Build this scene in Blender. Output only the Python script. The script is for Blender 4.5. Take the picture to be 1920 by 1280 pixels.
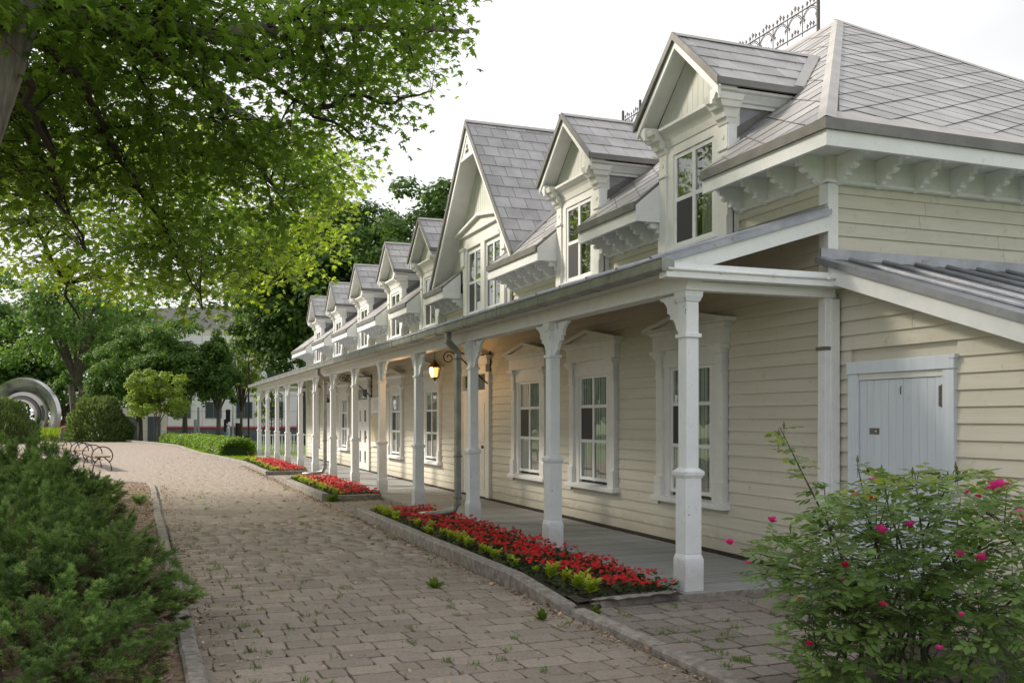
import bpy, math, random
import numpy as np
from mathutils import Matrix, Vector

for o in list(bpy.data.objects):
    bpy.data.objects.remove(o)
scene = bpy.context.scene
COL = scene.collection
R = math.radians
random.seed(7)
rng = np.random.default_rng(11)

# ------------------------------------------------------------------ camera
F_PX, HORIZON, VANISH, CAM_Z = 1800.0, 784.0, 266.0, 1.58
TH = math.atan2(960 - VANISH, F_PX)
SN, CS = math.sin(TH), math.cos(TH)
cam = bpy.data.cameras.new('camera')
cam.lens = F_PX / 1920 * 36
cam.sensor_width = 36
cam.sensor_fit = 'HORIZONTAL'
cam.shift_y = (HORIZON - 640) / 1920
cam.clip_start = 0.05
cam.clip_end = 3000
cam_o = bpy.data.objects.new('camera', cam)
COL.objects.link(cam_o)
cam_o.location = (0, 0, CAM_Z)
cam_o.rotation_euler = (R(90), 0, -TH)
scene.camera = cam_o

# ------------------------------------------------------------------ sky and sun
SUN_EL, SUN_DIR = R(36), Vector((-0.80, 0.60))
world = bpy.data.worlds.new('World')
scene.world = world
world.use_nodes = True
wt = world.node_tree
bg = wt.nodes['Background']
sky = wt.nodes.new('ShaderNodeTexSky')
sky.sky_type = 'NISHITA'
sky.sun_disc = False
sky.sun_elevation = SUN_EL
sky.sun_rotation = math.atan2(SUN_DIR.x, SUN_DIR.y)
sky.dust_density = 4.0
wtc = wt.nodes.new('ShaderNodeTexCoord')
wno = wt.nodes.new('ShaderNodeTexNoise')
wno.inputs['Scale'].default_value = 1.6
wno.inputs['Detail'].default_value = 4
wmap = wt.nodes.new('ShaderNodeMapping')
wmap.inputs['Scale'].default_value = (1, 1, 2.2)
wrp = wt.nodes.new('ShaderNodeValToRGB')
wrp.color_ramp.elements[0].position = 0.28
wrp.color_ramp.elements[0].color = (6.6, 6.65, 6.8, 1)
wrp.color_ramp.elements[1].position = 0.6
wrp.color_ramp.elements[1].color = (9.9, 9.85, 9.8, 1)
wmx = wt.nodes.new('ShaderNodeMix')
wmx.data_type = 'RGBA'
wmx.inputs[0].default_value = 0.86
wt.links.new(wtc.outputs['Generated'], wmap.inputs['Vector'])
wt.links.new(wmap.outputs[0], wno.inputs['Vector'])
wt.links.new(wno.outputs['Fac'], wrp.inputs['Fac'])
wt.links.new(sky.outputs[0], wmx.inputs[6])
wt.links.new(wrp.outputs[0], wmx.inputs[7])
wt.links.new(wmx.outputs[2], bg.inputs['Color'])
bg.inputs['Strength'].default_value = 0.094
sun = bpy.data.lights.new('sun', 'SUN')
sun.energy = 4.2
sun.angle = R(9.0)
sun.color = (1.0, 0.90, 0.76)
sun_o = bpy.data.objects.new('sun', sun)
COL.objects.link(sun_o)
sd = Vector((SUN_DIR.x * math.cos(SUN_EL), SUN_DIR.y * math.cos(SUN_EL), math.sin(SUN_EL)))
sun_o.rotation_euler = (-sd).to_track_quat('-Z', 'Y').to_euler()
sun_o.location = (-20, 10, 30)
scene.view_settings.view_transform = 'Standard'
scene.view_settings.look = 'None'
scene.view_settings.gamma = 1
scene.view_settings.exposure = 0.44
scene.render.engine = 'CYCLES'


def at(px, py, d):
    l = (px - 960) / F_PX * d
    return Vector((d * SN + l * CS, d * CS - l * SN, CAM_Z + (HORIZON - py) / F_PX * d))


# ------------------------------------------------------------------ mesh helpers
class MB:
    def __init__(self):
        self.v, self.f = [], []

    def add(self, vs, fs):
        n = len(self.v)
        self.v += [tuple(p) for p in vs]
        self.f += [tuple(i + n for i in q) for q in fs]
        return self

    def box(self, x0, x1, y0, y1, z0, z1):
        return self.add([(x0, y0, z0), (x1, y0, z0), (x1, y1, z0), (x0, y1, z0),
                         (x0, y0, z1), (x1, y0, z1), (x1, y1, z1), (x0, y1, z1)],
                        [(3, 2, 1, 0), (4, 5, 6, 7), (0, 1, 5, 4), (1, 2, 6, 5), (2, 3, 7, 6), (3, 0, 4, 7)])

    def frustum(self, cx, cy, z0, z1, a0, b0, a1, b1):
        return self.add([(cx - a0, cy - b0, z0), (cx + a0, cy - b0, z0), (cx + a0, cy + b0, z0), (cx - a0, cy + b0, z0),
                         (cx - a1, cy - b1, z1), (cx + a1, cy - b1, z1), (cx + a1, cy + b1, z1), (cx - a1, cy + b1, z1)],
                        [(3, 2, 1, 0), (4, 5, 6, 7), (0, 1, 5, 4), (1, 2, 6, 5), (2, 3, 7, 6), (3, 0, 4, 7)])

    def hexa(self, bot, top):
        return self.add(list(bot) + list(top),
                        [(3, 2, 1, 0), (4, 5, 6, 7), (0, 1, 5, 4), (1, 2, 6, 5), (2, 3, 7, 6), (3, 0, 4, 7)])

    def prism(self, poly, axis, a, b):
        """poly in the two other axes (cyclic order), swept from a to b along axis 'x','y' or 'z'"""
        def mk(p, t):
            return {'x': (t, p[0], p[1]), 'y': (p[0], t, p[1]), 'z': (p[0], p[1], t)}[axis]
        n = len(poly)
        vs = [mk(p, a) for p in poly] + [mk(p, b) for p in poly]
        fs = [tuple(range(n))[::-1], tuple(range(n, 2 * n))]
        fs += [(i, (i + 1) % n, n + (i + 1) % n, n + i) for i in range(n)]
        return self.add(vs, fs)

    def tube(self, pts, rad, n=6, cap=True):
        pts = [Vector(p) for p in pts]
        if not hasattr(rad, '__len__'):
            rad = [rad] * len(pts)
        vs, fs = [], []
        for i, p in enumerate(pts):
            t = (pts[min(i + 1, len(pts) - 1)] - pts[max(i - 1, 0)]).normalized()
            u = t.cross(Vector((0.13, 0.31, 0.94)))
            if u.length < 0.05:
                u = t.cross(Vector((1, 0, 0)))
            u.normalize()
            w = t.cross(u)
            for k in range(n):
                a = 2 * math.pi * k / n
                vs.append(p + (u * math.cos(a) + w * math.sin(a)) * rad[i])
        for i in range(len(pts) - 1):
            for k in range(n):
                k2 = (k + 1) % n
                fs.append((i * n + k, i * n + k2, (i + 1) * n + k2, (i + 1) * n + k))
        if cap:
            fs.append(tuple(range(n))[::-1])
            fs.append(tuple(range((len(pts) - 1) * n, len(pts) * n)))
        return self.add(vs, fs)

    def lathe(self, prof, c=(0, 0, 0), n=12):
        vs, fs = [], []
        for r, z in prof:
            for k in range(n):
                a = 2 * math.pi * k / n
                vs.append((c[0] + r * math.cos(a), c[1] + r * math.sin(a), c[2] + z))
        for i in range(len(prof) - 1):
            for k in range(n):
                k2 = (k + 1) % n
                fs.append((i * n + k, i * n + k2, (i + 1) * n + k2, (i + 1) * n + k))
        fs.append(tuple(range(n))[::-1])
        fs.append(tuple(range((len(prof) - 1) * n, len(prof) * n)))
        return self.add(vs, fs)

    def mesh(self, name, m=None, smooth=False):
        me = bpy.data.meshes.new(name)
        me.from_pydata(self.v, [], self.f)
        me.update()
        if m:
            me.materials.append(m)
        if smooth:
            me.polygons.foreach_set('use_smooth', [True] * len(me.polygons))
        return me

    def build(self, name, m, parent=None, smooth=False, bevel=0, loc=None, kind=None):
        o = place(name, self.mesh(name, m, smooth), parent, loc)
        if bevel:
            b = o.modifiers.new('bevel', 'BEVEL')
            b.width = bevel
            b.segments = 2
            b.limit_method = 'ANGLE'
            b.angle_limit = R(40)
        if kind:
            o['kind'] = kind
        return o


def place(name, data, parent=None, loc=None, rz=0, scale=None):
    o = bpy.data.objects.new(name, data)
    COL.objects.link(o)
    if loc is not None:
        o.location = loc
    if rz:
        o.rotation_euler = (0, 0, rz)
    if scale is not None:
        o.scale = scale
    if parent is not None:
        o.parent = parent
        if parent.type == 'EMPTY' and not parent.get('local'):
            o.matrix_parent_inverse = Matrix.Translation(-Vector(parent.location))
    return o


def thing(name, label, cat, loc=(0, 0, 0), group=None, local=False, rz=0):
    o = bpy.data.objects.new(name, None)
    o.empty_display_size = 0.1
    COL.objects.link(o)
    o.location = loc
    if local:
        o['local'] = 1
        o.rotation_euler = (0, 0, rz)
    return tag(o, label, cat, group)


def tag(o, label, cat, group=None):
    o['label'] = label
    o['category'] = cat
    if group:
        o['group'] = group
    return o


def structure(o):
    o['kind'] = 'structure'
    return o


def copy_tree(o, parent=None, loc=None, rz=None, scale=None):
    c = o.copy()
    COL.objects.link(c)
    c.parent = parent
    if parent is not None and parent.type == 'EMPTY' and not parent.get('local'):
        c.matrix_parent_inverse = Matrix.Translation(-Vector(parent.location))
    if loc is not None:
        c.location = loc
    if rz is not None:
        c.rotation_euler = (0, 0, rz)
    if scale is not None:
        c.scale = scale
    for ch in list(o.children):
        copy_tree(ch, c)
    return c


def np_mesh(name, verts, faces, m, var=None, smooth=False):
    """verts Nx3, faces MxK (same K)"""
    me = bpy.data.meshes.new(name)
    verts = np.asarray(verts, dtype=np.float32)
    faces = np.asarray(faces, dtype=np.int32)
    nf, k = faces.shape
    me.vertices.add(len(verts))
    me.vertices.foreach_set('co', verts.ravel())
    me.loops.add(nf * k)
    me.loops.foreach_set('vertex_index', faces.ravel())
    me.polygons.add(nf)
    me.polygons.foreach_set('loop_start', np.arange(nf, dtype=np.int32) * k)
    if smooth:
        me.polygons.foreach_set('use_smooth', np.ones(nf, dtype=bool))
    if var is not None:
        a = me.attributes.new('var', 'FLOAT', 'POINT')
        a.data.foreach_set('value', np.asarray(var, dtype=np.float32))
    me.update(calc_edges=True)
    if m:
        me.materials.append(m)
    return me


def rotations(n, up=None, spread=1.0):
    """n random rotation matrices (columns x, y, z); z axis scattered round 'up'"""
    z = rng.normal(size=(n, 3)) * spread
    if up is not None:
        z = z + np.asarray(up)
    z /= np.linalg.norm(z, axis=1)[:, None] + 1e-9
    y = rng.normal(size=(n, 3))
    y -= z * (y * z).sum(1)[:, None]
    y /= np.linalg.norm(y, axis=1)[:, None] + 1e-9
    x = np.cross(y, z)
    return np.stack([x, y, z], axis=2)


MAPLE_V = np.array([(0, .42, .02), (0, 0, 0), (.18, .06, -.02), (.50, .16, -.12), (.27, .34, -.03), (.54, .66, -.16), (.19, .58, -.04),
                    (0, 1.05, -.16), (-.19, .58, -.04), (-.54, .66, -.16), (-.27, .34, -.03), (-.50, .16, -.12), (-.18, .06, -.02)])
MAPLE_F = np.array([(0, i, i + 1) for i in range(1, 12)] + [(0, 12, 1)])
OVAL_V = np.array([(0, 0, 0), (.24, .22, -.05), (.28, .55, -.06), (0, 1, -.12), (-.28, .55, -.06), (-.24, .22, -.05), (0, .45, .02)])
OVAL_F = np.array([(6, 0, 1), (6, 1, 2), (6, 2, 3), (6, 3, 4), (6, 4, 5), (6, 5, 0)])
DIA_V = np.array([(0, 0, 0), (.34, .5, -.10), (0, 1, -.10), (-.34, .5, -.10)])
DIA_F = np.array([(0, 1, 2), (0, 2, 3)])


def leaves(pos, size, shape, rot, var=None):
    bv, bf = shape
    n, k = len(pos), len(bv)
    size = np.broadcast_to(np.asarray(size, dtype=float), (n,))
    v = np.einsum('nij,kj->nki', rot, bv) * size[:, None, None] + pos[:, None, :]
    f = (bf[None] + (np.arange(n) * k)[:, None, None]).reshape(-1, 3)
    if var is None:
        var = rng.random(n)
    return v.reshape(-1, 3), f, np.repeat(var, k)


def join_np(parts):
    vs, fs, va, n = [], [], [], 0
    for v, f, a in parts:
        vs.append(v)
        fs.append(f + n)
        va.append(a)
        n += len(v)
    return np.concatenate(vs), np.concatenate(fs), np.concatenate(va)


# ------------------------------------------------------------------ materials
def nodes(name):
    m = bpy.data.materials.new(name)
    m.use_nodes = True
    return m, m.node_tree, m.node_tree.nodes['Principled BSDF']


def mix_rgb(t, fac, a, b, mode='MIX'):
    n = t.nodes.new('ShaderNodeMix')
    n.data_type = 'RGBA'
    n.blend_type = mode
    for i, s in ((0, fac), (6, a), (7, b)):
        if hasattr(s, 'links'):
            t.links.new(s, n.inputs[i])
        elif i == 0:
            n.inputs[i].default_value = s
        else:
            n.inputs[i].default_value = (*s, 1)
    return n.outputs[2]


def noise(t, scale, detail=5, vec=None, stretch=None, rough=0.6):
    tc = t.nodes.new('ShaderNodeTexCoord')
    n = t.nodes.new('ShaderNodeTexNoise')
    n.inputs['Scale'].default_value = scale
    n.inputs['Detail'].default_value = detail
    n.inputs['Roughness'].default_value = rough
    src = tc.outputs['Object']
    if stretch:
        mp = t.nodes.new('ShaderNodeMapping')
        mp.inputs['Scale'].default_value = stretch
        t.links.new(src, mp.inputs['Vector'])
        src = mp.outputs[0]
    t.links.new(src, n.inputs['Vector'])
    return n.outputs['Fac']


def ramp(t, fac, stops):
    r = t.nodes.new('ShaderNodeValToRGB')
    e = r.color_ramp.elements
    while len(e) < len(stops):
        e.new(0.5)
    for el, (p, c) in zip(e, stops):
        el.position = p
        el.color = (*c, 1) if hasattr(c, '__len__') else (c, c, c, 1)
    t.links.new(fac, r.inputs['Fac'])
    return r.outputs['Color']


def bump(t, b, height, strength, dist=0.01):
    n = t.nodes.new('ShaderNodeBump')
    n.inputs['Strength'].default_value = strength
    n.inputs['Distance'].default_value = dist
    t.links.new(height, n.inputs['Height'])
    t.links.new(n.outputs[0], b.inputs['Normal'])


def obj_random(t):
    n = t.nodes.new('ShaderNodeObjectInfo')
    return n.outputs['Random']


def var_attr(t):
    n = t.nodes.new('ShaderNodeAttribute')
    n.attribute_name = 'var'
    return n.outputs['Fac']


def surface(name, c0, c1, scale=6, rough=0.6, metal=0, bmp=0.0, stretch=None, dirt=None, dirt_scale=3, vary=0.0, lo=.35, hi=.68, bscale=None,
            spec=0.5, chips=None, splash=None, bdist=.01):
    m, t, b = nodes(name)
    n = noise(t, scale, 6, stretch=stretch)
    col = ramp(t, n, [(lo, c0), (hi, c1)])
    if dirt:
        d = noise(t, dirt_scale, 8, rough=.72)
        col = mix_rgb(t, ramp(t, d, [(.58, 0.0), (.72, 1.0)]), col, dirt)
    if splash:      # mud thrown up from the ground and grime, on whatever stands low
        g = t.nodes.new('ShaderNodeNewGeometry')
        sp_ = t.nodes.new('ShaderNodeSeparateXYZ')
        t.links.new(g.outputs['Position'], sp_.inputs[0])
        ml = t.nodes.new('ShaderNodeMath')
        ml.operation = 'MULTIPLY_ADD'
        t.links.new(noise(t, 7, 6, rough=.7), ml.inputs[0])
        ml.inputs[1].default_value = -.42
        t.links.new(sp_.outputs[2], ml.inputs[2])
        col = mix_rgb(t, ramp(t, ml.outputs[0], [(0.0, .38), (.10, 0.0)]), col, splash)
    if chips:
        cn = noise(t, 26, 3, rough=.55)
        c2 = noise(t, 3.1, 2)
        mm = t.nodes.new('ShaderNodeMath')
        mm.operation = 'MULTIPLY'
        t.links.new(cn, mm.inputs[0])
        t.links.new(c2, mm.inputs[1])
        col = mix_rgb(t, ramp(t, mm.outputs[0], [(.40, 0.0), (.412, 1.0)]), col, chips)
    if vary:
        r = t.nodes.new('ShaderNodeMath')
        r.operation = 'ADD'
        t.links.new(obj_random(t), r.inputs[0])
        t.links.new(var_attr(t), r.inputs[1])
        fr = t.nodes.new('ShaderNodeMath')
        fr.operation = 'FRACT'
        t.links.new(r.outputs[0], fr.inputs[0])
        lo_, hi_ = 1 - vary, 1 + vary
        col = mix_rgb(t, 1.0, col, ramp(t, fr.outputs[0], [(0, lo_), (1, hi_)]), 'MULTIPLY')
    t.links.new(col, b.inputs['Base Color'])
    b.inputs['Roughness'].default_value = rough
    b.inputs['Metallic'].default_value = metal
    b.inputs['Specular IOR Level'].default_value = spec
    if bmp:
        bn = noise(t, bscale or scale * 4, 6, stretch=stretch)
        bump(t, b, bn, bmp, bdist)
    return m


def foliage(name, dark, light, trans, rough=0.5, tfac=0.45, stops=(0.0, 1.0), spec=0.25):
    m, t, b = nodes(name)
    v = var_attr(t)
    n = noise(t, 1.1, 2)
    a = t.nodes.new('ShaderNodeMath')
    a.operation = 'MULTIPLY_ADD'
    t.links.new(n, a.inputs[0])
    a.inputs[1].default_value = 0.5
    t.links.new(v, a.inputs[2])
    s = t.nodes.new('ShaderNodeMath')
    s.operation = 'MULTIPLY'
    t.links.new(a.outputs[0], s.inputs[0])
    s.inputs[1].default_value = 0.75
    col = ramp(t, s.outputs[0], [(stops[0], dark), (stops[1], light)])
    t.links.new(col, b.inputs['Base Color'])
    b.inputs['Roughness'].default_value = rough
    b.inputs['Specular IOR Level'].default_value = spec
    tr = t.nodes.new('ShaderNodeBsdfTranslucent')
    tc = mix_rgb(t, 0.75, col, trans)
    t.links.new(tc, tr.inputs['Color'])
    mx = t.nodes.new('ShaderNodeMixShader')
    mx.inputs[0].default_value = tfac
    t.links.new(b.outputs[0], mx.inputs[1])
    t.links.new(tr.outputs[0], mx.inputs[2])
    t.links.new(mx.outputs[0], t.nodes['Material Output'].inputs['Surface'])
    return m


def glass(name, tint=(.86, .89, .87), mixf=0.10):
    m, t, b = nodes(name)
    t.nodes.remove(b)
    gl = t.nodes.new('ShaderNodeBsdfGlossy')
    gl.inputs['Roughness'].default_value = 0.015
    gl.inputs['Color'].default_value = (.95, .97, .97, 1)
    tr = t.nodes.new('ShaderNodeBsdfTransparent')
    tr.inputs['Color'].default_value = (*tint, 1)
    lw = t.nodes.new('ShaderNodeFresnel')
    lw.inputs['IOR'].default_value = 1.52
    ad = t.nodes.new('ShaderNodeMath')
    ad.operation = 'MULTIPLY_ADD'
    ad.inputs[1].default_value = 1.3
    ad.inputs[2].default_value = mixf
    t.links.new(lw.outputs[0], ad.inputs[0])
    nb = t.nodes.new('ShaderNodeBump')
    nb.inputs['Strength'].default_value = 0.06
    nb.inputs['Distance'].default_value = 0.02
    t.links.new(noise(t, 2.2, 1), nb.inputs['Height'])
    t.links.new(nb.outputs[0], gl.inputs['Normal'])
    mx = t.nodes.new('ShaderNodeMixShader')
    t.links.new(ad.outputs[0], mx.inputs[0])
    t.links.new(tr.outputs[0], mx.inputs[1])
    t.links.new(gl.outputs[0], mx.inputs[2])
    t.links.new(mx.outputs[0], t.nodes['Material Output'].inputs['Surface'])
    return m


def plain(name, c, rough=.6, metal=0, emit=None, es=0):
    m, t, b = nodes(name)
    b.inputs['Base Color'].default_value = (*c, 1)
    b.inputs['Roughness'].default_value = rough
    b.inputs['Metallic'].default_value = metal
    if emit:
        b.inputs['Emission Color'].default_value = (*emit, 1)
        b.inputs['Emission Strength'].default_value = es
    return m


M = {}
M['cream'] = surface('cream_paint', (.57, .54, .46), (.63, .60, .515), 3, .55, bmp=.08, stretch=(1, .25, 5), dirt=(.45, .43, .34), dirt_scale=9, splash=(.30, .27, .21),
                     vary=.035, bscale=30)
M['white'] = surface('white_paint', (.73, .745, .765), (.80, .81, .82), 5, .5, bmp=.06, dirt=(.61, .615, .61), dirt_scale=14, bscale=40)
M['post'] = surface('post_paint', (.75, .785, .83), (.82, .845, .875), 5, .45, bmp=.12, dirt=(.64, .655, .66), dirt_scale=18, bscale=35, splash=(.36, .34, .31), chips=(.20, .18, .16))
M['trim'] = surface('trim_paint', (.70, .70, .69), (.77, .77, .76), 6, .55, bmp=.06, dirt=(.58, .58, .565), dirt_scale=12, bscale=40)
M['sage'] = surface('sage_boards', (.53, .55, .52), (.58, .60, .565), 6, .6, stretch=(1, 8, .6))
M['roof'] = surface('tin_shingle', (.31, .305, .315), (.42, .412, .42), 2.6, .46, metal=.3, bmp=.12, dirt=(.24, .232, .23), dirt_scale=2.2, vary=.16, bscale=9)
M['roof_edge'] = surface('roof_edge_metal', (.15, .145, .14), (.21, .205, .20), 4, .5, metal=.4)
M['roof_flash'] = surface('roof_flashing', (.36, .345, .335), (.46, .44, .425), 3, .45, metal=.3, bmp=.05)
M['cheek'] = surface('dormer_cheek_tin', (.22, .23, .25), (.31, .32, .34), 3, .55, metal=.3, stretch=(1, 1, 4))
M['porch_tin'] = surface('porch_roof_tin', (.25, .265, .30), (.37, .38, .41), 4, .38, metal=.5, dirt=(.16, .14, .12), dirt_scale=6)
M['gutter'] = surface('galvanised_gutter', (.20, .215, .20), (.33, .34, .31), 5, .45, metal=.55, dirt=(.13, .12, .10), dirt_scale=7)
M['ceiling'] = surface('porch_ceiling', (.40, .34, .25), (.46, .40, .30), 5, .6, stretch=(8, .4, 1))
M['deck'] = surface('weathered_deck', (.22, .225, .23), (.47, .475, .485), 7, .8, bmp=.5, stretch=(.7, 16, 4), dirt=(.12, .115, .11), dirt_scale=6, vary=.12, bscale=9)
M['iron'] = plain('black_iron', (.025, .022, .022), .55, .3)
M['crest'] = plain('crest_iron', (.10, .09, .09), .6, .2)
M['glass'] = glass('window_glass')
M['screen'] = plain('insect_screen', (.045, .047, .05), .7)
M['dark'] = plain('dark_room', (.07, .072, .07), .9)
M['curtain'] = surface('lace_curtain', (.55, .56, .54), (.86, .86, .84), 3, .9, stretch=(1, 13, .35))
M['door'] = surface('door_paint', (.70, .69, .665), (.77, .76, .74), 5, .45)
M['shed_door'] = surface('plank_paint', (.60, .65, .735), (.67, .72, .80), 5, .5, bmp=.15, stretch=(1, 9, .5), dirt=(.60, .64, .70), dirt_scale=10, vary=.03, bscale=14)
M['brass'] = plain('dull_metal', (.20, .19, .17), .45, .8)
M['rust'] = surface('rusty_hinge', (.10, .08, .06), (.22, .18, .13), 40, .7, metal=.4)
M['paver'] = surface('concrete_paver', (.25, .212, .184), (.36, .31, .272), 9, .9, bmp=.6, dirt=(.175, .15, .135), dirt_scale=1.6, vary=.15, bscale=70, spec=.25)
M['paver_grey'] = surface('grey_paver', (.205, .178, .16), (.31, .272, .248), 9, .9, bmp=.6, dirt=(.14, .12, .108), dirt_scale=4, vary=.17, bscale=70, spec=.25)
M['joint'] = surface('sandy_joint', (.12, .10, .08), (.23, .195, .155), 14, .95, dirt=(.06, .085, .025), dirt_scale=5)
M['kerb'] = surface('kerb_concrete', (.18, .16, .145), (.36, .33, .305), 14, .92, bmp=.7, dirt=(.10, .09, .08), dirt_scale=5, vary=.08, bscale=90)
M['soil'] = surface('dark_soil', (.022, .017, .013), (.06, .045, .035), 20, .95, bmp=.9, bscale=60)
M['mulch'] = surface('bark_mulch', (.10, .065, .045), (.30, .215, .16), 26, .95, bmp=.9, bscale=80)
M['grass'] = surface('lawn', (.07, .115, .018), (.13, .20, .03), 2, .9, dirt=(.10, .13, .04), dirt_scale=1.4)
M['asphalt'] = surface('asphalt', (.045, .045, .047), (.07, .07, .07), 6, .9)
M['bark'] = surface('maple_bark', (.10, .088, .075), (.28, .255, .225), 9, .95, bmp=1.0, stretch=(1, 1, .14), bscale=22, bdist=.05)
M['twig'] = plain('dark_twig', (.035, .026, .02), .9)

# ================================================================== the house
XW, Y0, Y1 = 6.12, 7.46, 38.6          # facade plane, near and far corner
EAVE_X, EAVE_Y, EAVE_Z, SL = 5.62, 6.89, 4.21, 0.8226
RIDGE_X, APEX_Y, RIDGE_Z, FAR_Y, FAR_APEX = 9.4, 11.28, 7.32, 39.3, 34.9
BACK_X = 2 * RIDGE_X - EAVE_X
house = thing('clapboard_house', 'long cream clapboard house with white porch, dormers and grey tin roof', 'house', (9.4, 23, 0))
DORMERS = [9.67, 12.81, 20.6, 23.74, 27.43, 31.3, 35.1]
BG_C = 17.15
WINDOWS = [9.93, 12.58, 15.04, 20.92, 24.17, 30.9, 36.35]
DOORS = [(17.85, .90), (28.1, .95), (33.6, .85)]

MB().box(XW + .04, BACK_X - .5, Y0 + .1, Y1, 0, 4.13).build('wall', M['cream'], house)

# ---- clapboards, cut round every opening
cuts = [(y - .79, y + .79, .52, 2.66) for y in WINDOWS] + [(c - h, c + h, -1, 2.72) for c, h in DOORS]
cuts += [(c - .74, c + .74, 3.46, 9) for c in DORMERS] + [(BG_C - 1.32, BG_C + 1.32, 3.46, 9)]
EXPO = .1355


def board_profile(x, z, s=1):
    return [(x + s * .036, z), (x - s * .007, z), (x + s * .014, z + EXPO + .008), (x + s * .036, z + EXPO + .008)]


row = 0
while True:
    z = .085 + row * EXPO
    row += 1
    if z + EXPO > 3.90:
        break
    spans = [(Y0 + .13, Y1 - .08)]
    for a, b, c, d in cuts:
        if z + EXPO > c + .01 and z < d - .01:
            nxt = []
            for p, q in spans:
                if b <= p or a >= q:
                    nxt.append((p, q))
                else:
                    if a - p > .03:
                        nxt.append((p, a))
                    if q - b > .03:
                        nxt.append((b, q))
            spans = nxt
    for p, q in spans:
        k = random.uniform(.3, .7)
        if q - p > 9 and 2.7 < z < 3.4:
            for a, b in ((p, p + (q - p) * k), (p + (q - p) * k + .004, q)):
                MB().prism(board_profile(XW, z), 'y', a, b).build('clapboard', M['cream'], house)
        else:
            MB().prism(board_profile(XW, z), 'y', p, q).build('clapboard', M['cream'], house)
# near end wall, above the lean-to
for r in range(7, 29):
    z = .085 + r * EXPO
    if 2.95 < z < 3.80:
        k = random.uniform(6.9, 8.6)
        for a, b in ((XW + .10, k), (k + .004, BACK_X - .6)):
            MB().prism([(p[0] - XW + Y0 + .03, p[1]) for p in board_profile(XW, z)], 'x', a, b).build('clapboard', M['cream'], house)
MB().box(XW + .1, BACK_X - .55, Y0 + .06, Y0 + .1, 2.5, 4.12).build('end_wall', M['cream'], house)
# corner boards
MB().box(XW - .02, XW + .10, Y0 - .012, Y0 + .125, .06, 3.88).build('corner_board', M['white'], house, bevel=.004)
MB().box(XW - .02, XW + .035, Y1 - .08, Y1 + .02, .06, 3.88).build('corner_board', M['white'], house)

# ---- ground-floor windows


def panes(parent, x, ys, zs, w=.028, dep=.03, screens=(), curtain=None, dark=None, ym=None):
    """one sash: stiles, rails and a glass pane in each light"""
    s = MB()
    for y in ys:
        s.box(x, x + dep, y - w, y + w, zs[0] - w, zs[-1] + w)
    for z in zs:
        for a, b in zip(ys, ys[1:]):
            s.box(x + .003, x + dep - .003, a + w, b - w, z - w * .8, z + w * .8)
    s.build('sash', M['white'], parent)
    for i, (a, b) in enumerate(zip(ys, ys[1:])):
        for j, (c, d) in enumerate(zip(zs, zs[1:])):
            MB().add([(x + .016, a, c), (x + .016, b, c), (x + .016, b, d), (x + .016, a, d)], [(3, 2, 1, 0)]).build('pane', M['glass'], parent)
            if (i, j) in screens:
                MB().box(x + .006, x + .010, a + w, b - w, c + w * .8, d - w * .8).build('insect_screen', M['screen'], parent)


def curtains(parent, x, y0, y1, z0, z1, gap=.34):
    for a, b in ((y0, y0 + (y1 - y0) * gap), (y1 - (y1 - y0) * gap, y1)):
        n = 14
        vs, fs = [], []
        for i in range(n + 1):
            y = a + (b - a) * i / n
            xx = x + .012 * math.sin(i * 2.1) + .004 * math.sin(i * 5.3)
            vs += [(xx, y, z0), (xx * 1 + .002, y, z1)]
        for i in range(n):
            fs.append((2 * i, 2 * i + 1, 2 * i + 3, 2 * i + 2))
        MB().add(vs, fs).build('curtain', M['curtain'], parent, smooth=True)


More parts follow.
